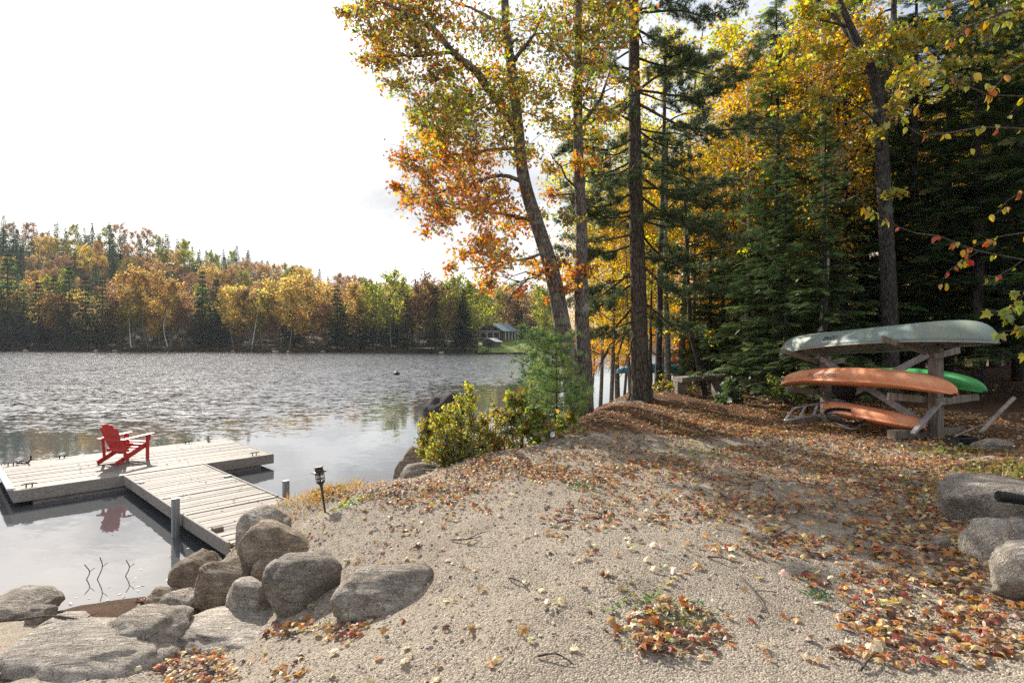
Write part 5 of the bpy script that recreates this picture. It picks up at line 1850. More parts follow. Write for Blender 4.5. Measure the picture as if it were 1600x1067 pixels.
SPR = [spruce_proto(14, 1, 1.6, 2.3, PAL_SPRUCE), spruce_proto(12, 2, 1.2, 2.1, PAL_FIRLIT), spruce_proto(16, 3, 2.4, 2.5, PAL_SPRUCE)]
DEC = {
    'gold': decid_proto(13, 11, .14, .25, 2.8, 9000, LEAF_SIMPLE, (.11, .18), PAL_GOLD, M_GREYBARK),
    'orange': decid_proto(12, 12, .13, .22, 2.7, 9000, LEAF_SIMPLE, (.11, .18), PAL_ORANGE, M_GREYBARK),
    'ygreen': decid_proto(14, 13, .14, .28, 2.8, 9000, LEAF_SIMPLE, (.11, .18), PAL_YGREEN, M_GREYBARK),
    'birch': decid_proto(14, 14, .11, .38, 2.2, 5500, LEAF_SIMPLE, (.10, .16), PAL_GOLD, M_BIRCH),
}
TREE_ROOTS = {}


def plant(name, label, cat, meshes, x, y, z, s, rot, group=None, lean_=(0, 0)):
    o = tag(obj(name, None, None, (x, y, z)), label, cat, group)
    o.rotation_euler = (lean_[0], lean_[1], rot)
    o.scale = (s, s, s)
    o.empty_display_size = .3
    obj('trunk', meshes[0], o)
    obj('crown', meshes[1], o)
    return o


rgp = np.random.default_rng(55)
SPOTS = [  # x pixel, distance, proto, scale, label
    (1213, 16.5, 1, .95, 'slim spruce at the left edge of the dark woods'), (1262, 19.5, 0, 1.0, 'spruce behind the far end of the canoe'), (1318, 17.0, 1, 1.05, 'bushy spruce left of the forked maple trunk'),
    (1350, 22.5, 2, 1.0, 'tall spruce just behind the forked maple trunk'), (1432, 16.5, 0, 1.0, 'dark spruce right of the forked maple trunk'), (1482, 19.0, 2, 1.0, 'spruce standing behind the near end of the canoe'),
    (1530, 15.0, 0, .95, 'dark spruce behind the green kayak'), (1592, 17.0, 2, 1.0, 'spruce at the right edge of the picture'), (1665, 13.5, 1, 1.1, 'near spruce reaching in from the right edge'),
    (1290, 13.4, 1, .55, 'young low spruce hanging over the far end of the rack'), (1180, 21.5, 1, .85, 'light green spruce between the birches and the dark woods'), (1085, 23.0, 1, .60, 'small dark spruce in front of the golden trees'),
    (1405, 24.5, 0, 1.1, 'deep background spruce above the middle of the canoe'), (1555, 22.0, 0, 1.1, 'background spruce above the canoe bow'), (1240, 25.0, 2, .9, 'background spruce left of the canoe'),
    (1500, 29.0, 2, 1.1, 'far spruce filling the gap behind the rack post'), (1610, 26.0, 0, 1.2, 'far spruce at the right picture edge'), (1300, 30.0, 0, 1.1, 'far spruce filling the gap behind the canoe'), (1440, 33.0, 0, 1.2, 'farthest spruce of the right woods'),
    (1735, 18.0, 2, 1.1, 'spruce just beyond the right edge of view'), (1385, 18.6, 1, .9, 'small spruce hidden behind the forked maple trunk'), (1575, 32, 2, 1.2, 'hazy spruce deep in the right woods'), (1650, 34, 1, 1.4, 'broad spruce deep in the right corner of the woods'),
    (1130, 26.5, 1, .8, 'slender spruce rising behind the log bench'), (1195, 18.2, 1, .72, 'bright green fir left of the canoe end'), (1150, 23.5, 1, .95, 'green fir in front of the golden trees'), (1110, 20.5, 1, .62, 'short green fir right of the slanting trunk'), (1228, 14.6, 1, .50, 'young bright fir leaning over the bush left of the rack'),
]
for xp, Y, k, s, lab in SPOTS:
    X = (xp - 800) / F * Y
    plant('spruce_tree', lab, 'tree', SPR[k], X, Y, gz(X, Y) - .05, s * rgp.uniform(.95, 1.08), rgp.uniform(0, 6.28), 'spruces of the right woods')
DSP = [
    (1035, 31, 'gold', 1.0, 'golden tree directly right of the pine trunk'), (1075, 34, 'orange', 1.05, 'orange tree behind the teal kayak'), (1120, 32, 'gold', 1.0, 'golden maple rising over the grey railing'), (1165, 29, 'ygreen', .95, 'yellow-green tree behind the birch trunks'),
    (1215, 34, 'gold', 1.1, 'golden tree glowing through the left spruces'), (1265, 38, 'orange', 1.2, 'orange tree far behind the canoe'), (1325, 36, 'gold', 1.1, 'yellow tree shining through behind the maple'), (1400, 40, 'gold', 1.2, 'golden tree deep behind the canoe middle'),
    (1010, 27, 'ygreen', .8, 'yellow-green tree half hidden by the pine trunk'), (955, 24, 'ygreen', .75, 'light green young tree between oak and pine'), (938, 27, 'gold', .7, 'golden young tree between oak and pine'), (985, 23, 'gold', .6, 'small golden tree hidden by the pine trunk'), (1235, 27, 'ygreen', 1.0, 'tall yellow-green tree above the left spruces'), (1480, 38, 'orange', 1.2, 'orange tree deep behind the canoe bow'),
    (1560, 36, 'gold', 1.2, 'golden tree deep in the woods at the right'), (1460, 25, 'gold', .9, 'golden tree among the spruces above the canoe bow'), (1535, 27, 'ygreen', 1.0, 'yellow-green tree among the spruces at the right'), (1375, 27, 'gold', .9, 'golden tree glimpsed beside the forked maple trunk'), (1140, 40, 'orange', 1.2, 'tall orange tree farthest behind the railing'), (975, 30, 'orange', .62, 'small orange tree left of the pine trunk'), (1600, 30, 'orange', 1.1, 'orange tree at the upper right corner'),
    (1195, 25, 'gold', .8, 'small golden tree right of the birches'), (1290, 24, 'ygreen', .95, 'yellow-green tree above the canoe\'s far end'), (925, 33, 'orange', .5, 'low orange tree on the shore behind the oak'), (1055, 46, 'gold', 1.3, 'golden tree farthest right of the pine'), (1062, 25, 'ygreen', 1.15, 'tall yellow-green tree directly behind the pine boughs'), (965, 28, 'ygreen', 1.05, 'tall light green tree between oak and pine tops'),
]
for xp, Y, k, s, lab in DSP:
    X = (xp - 800) / F * Y
    plant('autumn_tree', lab, 'tree', DEC[k], X, Y, max(gz(X, Y), WZ + .1) - .05, s * rgp.uniform(.95, 1.08), rgp.uniform(0, 6.28), 'autumn trees behind the pine')
for xp, Y, s, ln, lab in [(1157, 20.5, .85, (.0, -.03), 'leaning birch of the white pair left of the rack'), (1163, 21.3, .95, (.02, .02), 'straight birch of the white pair left of the rack'), (1196, 22.5, .9, (0, .03), 'grey birch right of the red garden chair'),
                          (1305, 17.5, .8, (0, 0), 'pale birch trunk seen under the canoe'), (1262, 16.2, .8, (.02, -.02), 'birch trunk seen between canoe and kayak at the far end')]:
    X = (xp - 800) / F * Y
    plant('birch_tree', lab, 'tree', DEC['birch'], X, Y, gz(X, Y) - .05, s, rgp.uniform(0, 6.28), 'birches of the right woods', ln)
# thin bare trunks near the pine
for pth, r, Y, lab in (([(1027, 622), (1030, 520), (1033, 400), (1036, 250), (1040, 60)], .12, 18.5, 'thin dark trunk just right of the big pine'), ([(1044, 610), (1042, 500), (1040, 400), (1042, 200)], .13, 20.5, 'grey straight trunk second right of the big pine'),
                       ([(1103, 622), (1090, 560), (1078, 500), (1074, 420), (1070, 300)], .10, 17.3, 'slanting slim trunk rising beside the log bench'), ([(1152, 470), (1140, 440), (1120, 380), (1110, 330)], .07, 24.0, 'pale leaning upper stem above the railing'), ([(1018, 610), (1016, 520), (1020, 420)], .07, 19.5, 'slim stem touching the pine trunk')):
    rg = np.random.default_rng(int(pth[0][0]))
    tr = Tree(rg)
    P = [px(x, y, Y) for x, y in pth]
    if pth[0][1] > 580:
        P[0][2] = gz(P[0][0], P[0][1]) - .1
    else:
        P = [np.array([P[0][0] + .3, Y, gz(P[0][0] + .3, Y) - .1])] + P
    tr.limb(P, r, r * .4, 9, n=30, wob=.02)
    P = np.array(P)
    for _ in range(9):
        a, _r = tr.nearest(P[-1] * rg.uniform(.3, 1) + P[0] * 0)
        i = rg.integers(10, 29)
        a = tr.pts[0][i, :3]
        tr.blob(a + rg.normal(size=3) * [.7, .7, .25], (.35, .35, .25), 40, LEAF_SIMPLE, (.09, .14), PAL_GREENY, twigs=4)
    th = Thing('slim_tree', lab, 'tree', P[0], group='slim trunks beside the pine')
    seat(th, tr, M_GREYBARK if Y > 20 else M_DARKBARK, M_MIDLEAF)

# ------------------------------------------------------------------ the wood across the lake
def far_conifer(H, seed, wid, pal, n=1500, cb=.12):
    rg = np.random.default_rng(seed)
    tr = Tree(rg)
    tr.limb([(0, 0, -1), (0, 0, H)], .012 * H + .05, .03, 6, n=6)
    f = rg.random(n) ** 1.25
    lay = np.floor(f * 17) / 17 + rg.normal(size=n) * .012
    f = np.clip(.35 * f + .65 * lay, 0, 1)
    prof = wid * ((1 - f) ** .85 + .03) * (1 + .22 * np.sin(lay * 60 + seed))
    an = rg.uniform(0, 6.283, n)
    lob = 1 + .22 * np.sin(an * 3 + lay * 40) + .12 * rg.normal(size=n)
    rr = prof * lob * rg.random(n) ** .45
    pos = np.column_stack([rr * np.cos(an), rr * np.sin(an), H * (cb + (1 - cb) * f) - .22 * rr])
    y = unit(np.column_stack([np.cos(an), np.sin(an), rg.normal(size=n) * .25 - .35]))
    zn = unit(np.array([0, 0, 1.0]) + rg.normal(size=(n, 3)) * .35)
    x = unit(np.cross(y, zn))
    Rm = np.stack([x, y, np.cross(x, y)], 1)
    T = (np.array([[0, 0, 0], [.28, .35, -.03], [.16, .8, -.08], [0, 1, -.1], [-.16, .8, -.08], [-.28, .35, -.03]], float), np.array([[0, 1, 2, 3], [0, 3, 4, 5]]))
    scatter(tr.l, T[0], T[1], pos, Rm, rg.uniform(.55, 1.15, n) * (1.05 - .5 * f), pick(rg, pal, n, .3))
    return tr.w.mesh('trunk', M_DARKBARK, (0, 0, 0), True), tr.l.mesh('crown', M_FARLEAF)


PF_SPR = [((.028, .050, .030), 3), ((.045, .072, .035), 2), ((.065, .09, .042), 1)]
PF_PINE = [((.045, .085, .05), 3), ((.07, .12, .055), 2), ((.03, .06, .04), 2)]
PF_GOLD = [((.46, .31, .11), 3), ((.40, .24, .10), 3), ((.48, .38, .15), 2), ((.26, .22, .09), 2)]
PF_OLIVE = [((.20, .21, .05), 3), ((.13, .15, .045), 2), ((.33, .27, .06), 2)]
PF_RUST = [((.30, .18, .11), 3), ((.37, .24, .12), 3), ((.23, .17, .12), 2)]
PF_BROWN = [((.17, .11, .07), 3), ((.24, .14, .08), 2), ((.13, .10, .08), 2)]
LQ = (np.array([[0, 0, 0], [.42, .38, .1], [.1, 1, 0], [-.38, .55, .1]], float), np.array([[0, 1, 2, 3]]))


def fdec(H, seed, cb, spread, pal, bark, n=2200, r=.16):
    return decid_proto(H, seed, r, cb, spread, n, LQ, (.34, .66), pal, bark, wob=.5, matl=M_FARLEAF, nlimb=15, simple=True)


FC = [far_conifer(19, 1, 3.3, PF_SPR), far_conifer(23, 2, 3.6, PF_SPR, 1800), far_conifer(16, 3, 2.6, PF_SPR, 1200), far_conifer(24, 4, 6.2, PF_PINE, 2600, .2)]
FD = {'gold': fdec(19, 21, .38, 4.6, PF_GOLD, M_GREYBARK), 'rust': fdec(17, 22, .30, 4.6, PF_RUST, M_GREYBARK), 'olive': fdec(18, 23, .30, 4.5, PF_OLIVE, M_GREYBARK), 'brown': fdec(17, 24, .32, 4.3, PF_BROWN, M_GREYBARK, 1300),
      'birch': fdec(20, 25, .55, 3.4, PF_GOLD, M_BIRCH, 1500, .15), 'gold2': fdec(17, 26, .25, 5.0, PF_GOLD, M_GREYBARK, 2800)}
rgf = np.random.default_rng(909)


def far_plant(xp, d, kind, s, label, group):
    # distance at which the line of sight through xp is d metres behind the shore
    Y = 170.0
    for _ in range(12):
        Y = float(yshore((xp - 800) / F * Y)) + d
    X = (xp - 800) / F * Y
    ms = FC[kind] if isinstance(kind, int) else FD[kind]
    plant('far_spruce' if isinstance(kind, int) else 'far_autumn_tree', label, 'tree', ms, X, Y, float(far_z(np.array(X), np.array(Y))) - .3, s, rgf.uniform(0, 6.28), group)


# the ones that stand out along the shore
KEY = [
    (12, 6, 3, 1.25, 'broad pale green pine at the far left across the lake'), (-30, 9, 3, 1.2, 'pine cut off by the left picture edge across the lake'), (60, 5, 0, 1.1, 'dark spruce right of the pale green pine across the lake'),
    (108, 5, 1, 1.12, 'tallest spire of the big dark spruce clump across the lake'), (134, 4, 0, 1.15, 'left shoulder spruce of the big dark clump across the lake'), (160, 5, 1, .95, 'right shoulder spruce of the big dark clump across the lake'), (84, 8, 1, 1.0, 'back spruce of the big dark clump across the lake'),
    (182, 9, 'rust', 1.1, 'rust tree right of the big dark spruce clump across the lake'), (205, 5, 'birch', 1.2, 'gold-topped birch with a slim pale trunk across the lake'), (232, 7, 'gold', 1.2, 'tall golden tree left of the bent white birch across the lake'),
    (263, 4, 'birch', 1.05, 'yellow birch with a bright bent white trunk across the lake'), (290, 7, 'rust', .95, 'reddish tree right of the bent white birch across the lake'), (316, 6, 1, 1.02, 'dark spruce in the middle of the left shore across the lake'), (338, 8, 0, 1.1, 'second spruce in the middle of the left shore across the lake'),
    (366, 5, 'gold', .95, 'pale gold tree right of the middle spruces across the lake'), (392, 6, 'brown', 1.0, 'half-bare brown tree above the leaning trunk across the lake'), (418, 8, 'rust', 1.0, 'reddish tree before the golden maple across the lake'), (452, 5, 'gold2', 1.1, 'left half of the bright golden maple across the lake'),
    (484, 5, 'gold2', 1.15, 'bright golden maple left of the pointed fir across the lake'), (527, 4, 2, 1.12, 'pointed dark fir beside the golden maple across the lake'), (556, 8, 'gold', .95, 'orange-gold tree right of the pointed fir across the lake'), (585, 6, 'olive', 1.0, 'olive tree right of the pointed fir across the lake'),
    (612, 5, 'olive', 1.1, 'round green tree in the middle of the far shore'), (636, 5, 2, .9, 'small spruce in the middle of the far shore'), (655, 6, 'brown', 1.1, 'brownish tree in the middle of the far shore'), (680, 5, 0, .85, 'dark spruce left of the cottage clump'),
    (703, 5, 'olive', 1.0, 'green tree two places left of the cottage'), (724, 5, 2, .95, 'spruce just left of the cottage'), (744, 8, 'olive', .9, 'green tree shading the cottage wall'), (815, 36, 1, .8, 'dark spruce behind the cottage'), (790, 40, 'rust', .9, 'orange tree behind the cottage roof'), (840, 30, 'rust', .9, 'orange tree right of the cottage'),
]
for xp, d, k, s, lab in KEY:
    far_plant(xp, d, k, s * 1.12, lab, 'trees that stand out on the far shore')
# the rest, row behind row up the hill
ROWS = [(9, 22), (17, 22), (27, 22), (39, 22), (53, 22), (70, 21), (90, 19), (112, 14), (132, 11)]
for d, stp in ROWS:
    xp = -40 + rgf.uniform(0, stp)
    while xp < 860:
        u = rgf.random()
        if 742 < xp < 835 and d < 34:
            xp += stp
            continue
        hillside = d >= 112
        if hillside:
            k = (0, 1, 2)[rgf.integers(3)] if u < .78 else ('olive', 'rust')[rgf.integers(2)]
        elif xp < 190:
            k = ('gold', 'rust', 'olive', 0, 1, 'gold2')[rgf.integers(6)]
        elif xp < 560:
            k = ('gold', 'rust', 'rust', 'gold2', 'brown', 'olive', 0)[rgf.integers(7)]
        else:
            k = ('olive', 'brown', 'olive', 'rust', 0, 2, 'gold', 'brown')[rgf.integers(8)]
        con = isinstance(k, int)
        nm = 'dark conifer' if con else {'gold': 'golden tree', 'gold2': 'bushy golden tree', 'rust': 'rust-red tree', 'olive': 'olive-green tree', 'brown': 'thin brown tree'}[k]
        zone = ['above the pale green pine', 'above the big dark spruce clump', 'above the bent white birch', 'above the middle spruces', 'above the golden maple', 'just right of the pointed fir', 'left of the cottage', 'around the cottage'][int(np.searchsorted([85, 185, 300, 420, 520, 620, 735], xp))]
        hgt = 'right behind the shore' if d <= 17 else 'low' if d <= 39 else 'halfway up' if d <= 70 else 'high up' if d <= 90 else 'on the skyline'
        lab = 'far %s %s, %s' % (nm, hgt, zone)
        grp = '%ss %s across the lake, %s' % (nm, hgt, zone)
        far_plant(xp, d + rgf.uniform(-4, 4), k, rgf.uniform(.72, 1.08) * (.85 if con and hillside else 1), lab, grp)
        xp += stp * rgf.uniform(.7, 1.3)
# brush along the far waterline
bb = Buf()
nbr = 5200
xs_ = rgf.uniform(-260, 20, nbr)
ys_ = yshore(xs_) + rgf.uniform(-2.5, 3, nbr)
keep = ~((xs_ > -5) & (xs_ < 14))
xs_, ys_ = xs_[keep], ys_[keep]
hn = .4 + 2.2 * noise3(np.column_stack([xs_ * .18, xs_ * 0, xs_ * 0]), 3) ** 2
zs_ = np.maximum(far_z(xs_, ys_), WZ) + rgf.random(len(xs_)) * hn
scatter(bb, LQ[0], LQ[1], np.column_stack([xs_, ys_, zs_]), frames(rand_dirs(rgf, len(xs_)), rgf.uniform(0, 6.28, len(xs_))), rgf.uniform(.35, .8, len(xs_)),
        pick(rgf, [((.05, .05, .025), 3), ((.10, .07, .04), 2), ((.16, .09, .04), 1), ((.04, .06, .03), 2)], len(xs_), .3))
tag(obj('shore_brush', bb.mesh('shore_brush', M_FARLEAF)), 'low dark brush along the far waterline', 'brush', kind='stuff')
# pale boulders and fallen trunks on the far waterline
for i, (xp, w_) in enumerate(((180, 2.2), (150, 1.6), (365, 1.8), (430, 2.6), (450, 1.5), (505, 1.8), (40, 2.4), (690, 1.5))):
    Y = 170.0
    for _ in range(12):
        Y = float(yshore((xp - 800) / F * Y)) - 1.5
    X = (xp - 800) / F * Y
    P, Fc = rock_shape(300 + i, small=True)
    b = Buf(); b.add(P * [w_ * .4, .7, .4] + [X, Y, WZ + .15], Fc)
    solo('shore_boulder', b, M_ROCKPALE, 'pale boulder at the far waterline', 'boulder', (X, Y, WZ), 'boulders on the far waterline', smooth_=True)
for xp, x2, z2, lab in ((392, 404, 14, 'pale dead trunk leaning over the far shore'),):
    Y = 170.0
    for _ in range(12):
        Y = float(yshore((xp - 800) / F * Y)) - .5
    a = np.array([(xp - 800) / F * Y, Y, WZ - .2])
    b = Buf(); b.add(*tube(crom([a, a + [(x2 - xp) / F * Y * .5, 0, z2 * .48], a + [(x2 - xp) / F * Y, 0, z2]], 10), np.linspace(.17, .06, 10), 7))
    solo('dead_trunk', b, M_BIRCH, lab, 'trunk', a, smooth_=True)

# ------------------------------------------------------------------ branches reaching in from the right


def overhang(name, label, base, trunk, boughs, Y, nleaf, leaf, size, cols, seed, M_=None):
    rg = np.random.default_rng(seed)
    tr = Tree(rg)
    tr.limb(trunk, .05, .02, 8, n=20, wob=.02)
    th_ = Thing(name, label, 'tree', base)
    spots = []
    for P, r0 in boughs:
        Q = tr.limb([trunk[1] * 0 + px(x, y, Y + dy) for x, y, dy in P], r0, .003, 6, wob=.012)
        for i in range(len(Q) // 4, len(Q)):
            spots.append(Q[i])
            if rg.random() < .5:
                e = Q[i] + rg.normal(size=3) * [.10, .10, .07] + [0, 0, -.05]
                tr.limb([Q[i], (Q[i] + e) / 2 + rg.normal(size=3) * .01, e], .003, .0015, 4, n=4, reg=False)
                spots.append(e)
    th_.part('branches', tr.w, M_TWIG, smooth_=True)
    meshes = []
    for c in cols:
        for v in range(2):
            b_ = Buf()
            V = leaf[0].copy()
            V[:, 2] += (.10 if v else -.06) * np.sin(V[:, 1] * 3 + v) * 1.0
            b_.add(V, leaf[1], c)
            meshes.append(b_.mesh('leaf', M_LEAF))
    S_ = np.array(spots)
    for i in range(nleaf):
        p = S_[rg.integers(len(S_))] + rg.normal(size=3) * .012
        o = obj('leaf', meshes[rg.integers(len(meshes))], th_.o)
        y = unit(np.array([rg.normal() * .5, rg.normal() * .5, -1.0]))
        zn = unit(np.array([rg.normal() * .8, -1.0, rg.normal() * .8 + .3]))
        x = unit(np.cross(y, zn))
        s = rg.uniform(*size)
        Mx_ = Matrix((np.column_stack([x, y, np.cross(x, y)]) * s).tolist()).to_4x4()
        Mx_.translation = Vector(p - th_.loc)
        o.matrix_local = Mx_
    return th_


YB = 4.3
tb0 = np.array([4.55, 4.4, gz(4.55, 4.4) - .05])
trk = [tb0, tb0 + [-.05, 0, 1.2], tb0 + [-.1, -.05, 2.6], tb0 + [-.15, -.1, 4.4]]
C_YEL = [(.58, .36, .03), (.60, .42, .05), (.50, .24, .03), (.30, .34, .05), (.42, .40, .06), (.45, .10, .04)]
overhang('young_birch', 'yellow-leaved birch branches hanging in at the top right', tb0, trk, [
    ([(1720, 150, 0), (1620, 20, -.1), (1540, 30, -.2), (1470, 75, -.2), (1405, 115, -.3)], .012), ([(1720, 240, 0), (1600, 200, 0), (1530, 203, -.1), (1440, 210, -.2), (1405, 182, -.25)], .010), ([(1720, 120, 0), (1600, 150, .1), (1510, 138, 0), (1465, 112, 0)], .009),
    ([(1720, 40, 0), (1580, -10, .1), (1480, 15, .2), (1440, 20, .2)], .010), ([(1470, 75, -.2), (1450, 110, -.2), (1440, 150, -.25)], .004), ([(1405, 115, -.3), (1395, 150, -.3), (1385, 190, -.3)], .004), ([(1600, 100, 0), (1560, 130, 0), (1545, 165, 0)], .005)],
    YB, 120, LEAF_OVAL, (.045, .072), C_YEL, 71)
tb1 = np.array([4.95, 4.9, gz(4.95, 4.9) - .05])
overhang('young_beech', 'red and yellow leaved branch hanging in at the right edge', tb1, [tb1, tb1 + [-.05, 0, .8], tb1 + [-.1, 0, 1.8], tb1 + [-.15, 0, 3.0]], [
    ([(1720, 430, 0), (1600, 405, 0), (1530, 392, -.05), (1480, 375, -.1), (1420, 360, -.15), (1380, 340, -.2), (1347, 325, -.2)], .009), ([(1720, 350, 0), (1620, 300, 0), (1580, 310, 0), (1560, 330, 0)], .007), ([(1720, 400, 0), (1610, 365, 0), (1560, 372, -.05), (1530, 380, -.1)], .006),
    ([(1600, 405, 0), (1570, 425, 0), (1540, 435, 0)], .005), ([(1530, 392, -.05), (1500, 410, -.05), (1480, 425, -.1)], .004), ([(1720, 470, 0), (1620, 450, 0), (1590, 470, 0)], .006)],
    4.8, 95, LEAF_OVAL, (.042, .068), C_YEL + [(.46, .03, .03)], 72)
tb2 = np.array([6.9, 7.2, gz(6.9, 7.2) - .05])
overhang('young_maple', 'green and yellow maple leaves at the right edge above the canoe bow', tb2, [tb2, tb2 + [-.05, 0, .8], tb2 + [-.1, 0, 1.6], tb2 + [-.12, 0, 2.6]], [
    ([(1700, 500, 0), (1620, 480, 0), (1580, 478, -.05), (1550, 490, -.1)], .008), ([(1700, 540, 0), (1620, 510, 0), (1590, 515, 0), (1560, 520, 0)], .008), ([(1700, 480, 0), (1620, 455, 0), (1585, 455, 0)], .006), ([(1700, 560, 0), (1620, 545, 0), (1595, 550, 0)], .006)],
    7.1, 60, LEAF_MAPLE, (.10, .15), [(.20, .26, .05), (.28, .30, .06), (.36, .34, .07), (.45, .28, .04)], 73)

# ------------------------------------------------------------------ fallen leaves
DENS = [(1040, 985, 105, 38, 1.0), (1480, 955, 140, 52, 1.7), (1570, 1010, 130, 65, 1.7), (1390, 1040, 90, 22, 1.0), (1490, 850, 105, 60, 1.9), (1440, 780, 110, 65, 1.7), (1250, 855, 130, 18, .9), (1200, 735, 280, 36, .42), (900, 735, 220, 26, .45),
        (690, 775, 110, 22, .45), (1100, 800, 300, 32, .22), (1350, 705, 170, 34, 1.2), (1540, 745, 60, 55, 1.0), (420, 985, 50, 14, 1.0), (530, 985, 40, 16, .8), (300, 1045, 55, 26, 1.2), (450, 1050, 34, 16, .9), (1150, 1052, 120, 20, .5), (190, 932, 90, 8, .9),
        (540, 772, 60, 10, .8), (1230, 662, 260, 20, .6), (1330, 905, 60, 18, .5), (1450, 905, 80, 20, .7), (1200, 800, 120, 16, .35), (1000, 690, 120, 16, .3), (1150, 655, 330, 26, .35), (820, 730, 90, 22, .5), (1350, 660, 200, 30, .8)]
PAL_FALL = [((.38, .23, .10), 3.4), ((.48, .36, .19), 3), ((.40, .13, .04), 3), ((.52, .24, .05), 2.4), ((.17, .085, .05), 3), ((.52, .37, .09), 1.2), ((.26, .05, .035), .45), ((.28, .18, .11), 2.6), ((.60, .50, .35), 1.3), ((.08, .045, .03), 2)]
PAL_PALE = [((.52, .40, .22), 3), ((.60, .50, .34), 3), ((.45, .28, .12), 2), ((.50, .22, .05), 1), ((.22, .12, .06), 1)]
rgl = np.random.default_rng(4242)


def dens_at(xp, yp):
    d = np.full(xp.shape, .045)
    for cx_, cy_2, rx, ry, w_ in DENS:
        q = ((xp - cx_) / rx) ** 2 + ((yp - cy_2) / ry) ** 2
        d = d + w_ * np.exp(-q * q * .9)
    return d


def in_foot(x, y):
    m = np.zeros(x.shape, bool)
    for fx, fy, rx, ry, _ in FOOT:
        m |= ((x - fx) / rx) ** 2 + ((y - fy) / ry) ** 2 < 1
    return m


LP, LC, LS = [], [], []
for (x0, x1, y0, y1, per) in ((-5.2, 4.6, 2.9, 5.0, 560), (-4.5, 6.5, 5.0, 8.0, 680), (-3, 9.5, 8.0, 14.5, 480), (2, 14, 14.5, 24, 60)):
    n = int((x1 - x0) * (y1 - y0) * per)
    x, y = rgl.uniform(x0, x1, n), rgl.uniform(y0, y1, n)
    z = ground_z(x, y)
    xp, yp = to_px(np.column_stack([x, y, z]))
    cl = .35 + 1.4 * sstep(noise3(np.column_stack([x * 2.2, y * 2.2, x * 0]), 17) + .35 * noise3(np.column_stack([x * 7, y * 7, x * 0]), 19), .35, .95)
    D = dens_at(xp, yp) * cl if y1 < 15 else np.full(n, .45) * cl
    ok = (rgl.random(n) < D) & (z > WZ + .02) & ~in_foot(x, y) & (xp > -60) & (xp < 1700)
    x, y, z, Dk = x[ok], y[ok], z[ok], D[ok]
    LP.append(np.column_stack([x, y, z + .006 + .022 * rgl.random(len(x)) * np.clip(Dk, 0, 1)]))
    c = pick(rgl, PAL_FALL, len(x), .25)
    pale = (Dk < .15) & (rgl.random(len(x)) < .7)
    c[pale] = pick(rgl, PAL_PALE, int(pale.sum()), .2)
    LC.append(c)
    LS.append(rgl.uniform(.034, .080, len(x)) * (1.0 if y1 < 6 else .85 if y1 < 15 else 1.4))
LP, LC, LS = np.concatenate(LP), np.concatenate(LC), np.concatenate(LS)


def curled(leaf, k):
    V = leaf[0].copy()
    V[:, 1] -= .45
    cv = (.9, -.8, .5, -1.3)[k % 4]
    V[:, 2] = cv * (V[:, 0] ** 2 * 1.2 + .35 * V[:, 1] ** 2) + (.12 * np.sin(V[:, 1] * 5 + k))
    V[:, 2] -= V[:, 2].min()
    return V, leaf[1]


FALL_T = [curled(LEAF_MAPLE, 0), curled(LEAF_OVAL, 1), curled(LEAF_OAK, 2), curled(LEAF_OVAL, 3), curled(LEAF_MAPLE, 3), curled(LEAF_MAPLE, 1)]
ti = rgl.integers(0, len(FALL_T), len(LP))
nrm = np.column_stack([rgl.normal(size=(len(LP), 2)) * .28, np.ones(len(LP))])
ROT = frames(nrm, rgl.uniform(0, 6.28, len(LP)))
# the 300 that show largest are things of their own
xp, yp = to_px(LP)
vis = (xp > 5) & (xp < 1595) & (yp < 1060) & (yp > 560)
size_px = LS / LP[:, 1] * F * np.where(vis, 1, 0)
big = np.argsort(-size_px)[:300]
isbig = np.zeros(len(LP), bool)
isbig[big] = True
fb = Buf()
for k, T in enumerate(FALL_T):
    m = (ti == k) & ~isbig
    scatter(fb, T[0], T[1], LP[m], ROT[m], LS[m], LC[m])
tag(obj('leaf_litter', fb.mesh('leaf_litter', M_DRY)), 'scattered autumn leaves covering the ground', 'leaf litter', kind='stuff')
CNAMES = [('tan', (.42, .24, .09)), ('straw', (.50, .38, .18)), ('rust-orange', (.42, .14, .035)), ('amber', (.53, .25, .04)), ('dark brown', (.13, .06, .03)), ('yellow', (.56, .39, .07)), ('crimson', (.26, .045, .03)), ('cream', (.62, .52, .36))]
CARR = np.array([c for _, c in CNAMES])
LM = {}
for i in big:
    ci = int(np.argmin(((CARR - LC[i]) ** 2).sum(1)))
    k = int(ti[i])
    if (k, ci) not in LM:
        b = Buf()
        b.add(FALL_T[k][0], FALL_T[k][1], CARR[ci])
        LM[(k, ci)] = b.mesh('fallen_leaf', M_DRY)
    o = obj('fallen_leaf', LM[(k, ci)])
    Mx_ = Matrix((ROT[i].T * LS[i]).tolist()).to_4x4()
    Mx_.translation = Vector(LP[i])
    o.matrix_world = Mx_
    where = 'in the gully below the boulder wall' if xp[i] < 560 and yp[i] > 960 else 'on the left of the gravel' if xp[i] < 800 else 'on the middle gravel' if xp[i] < 1250 else 'in the drift along the right wall'
    near = ' nearest the camera' if LP[i][1] < 3.45 else ' close to the camera' if LP[i][1] < 3.9 else ' farther back'
    where = where + near
    shp = ('maple', 'oval', 'oak', 'oval', 'maple', 'maple')[k]
    tag(o, '%s fallen %s leaf %s' % (CNAMES[ci][0], shp, where), 'leaf', '%s %s leaves %s' % (CNAMES[ci][0], shp, where))

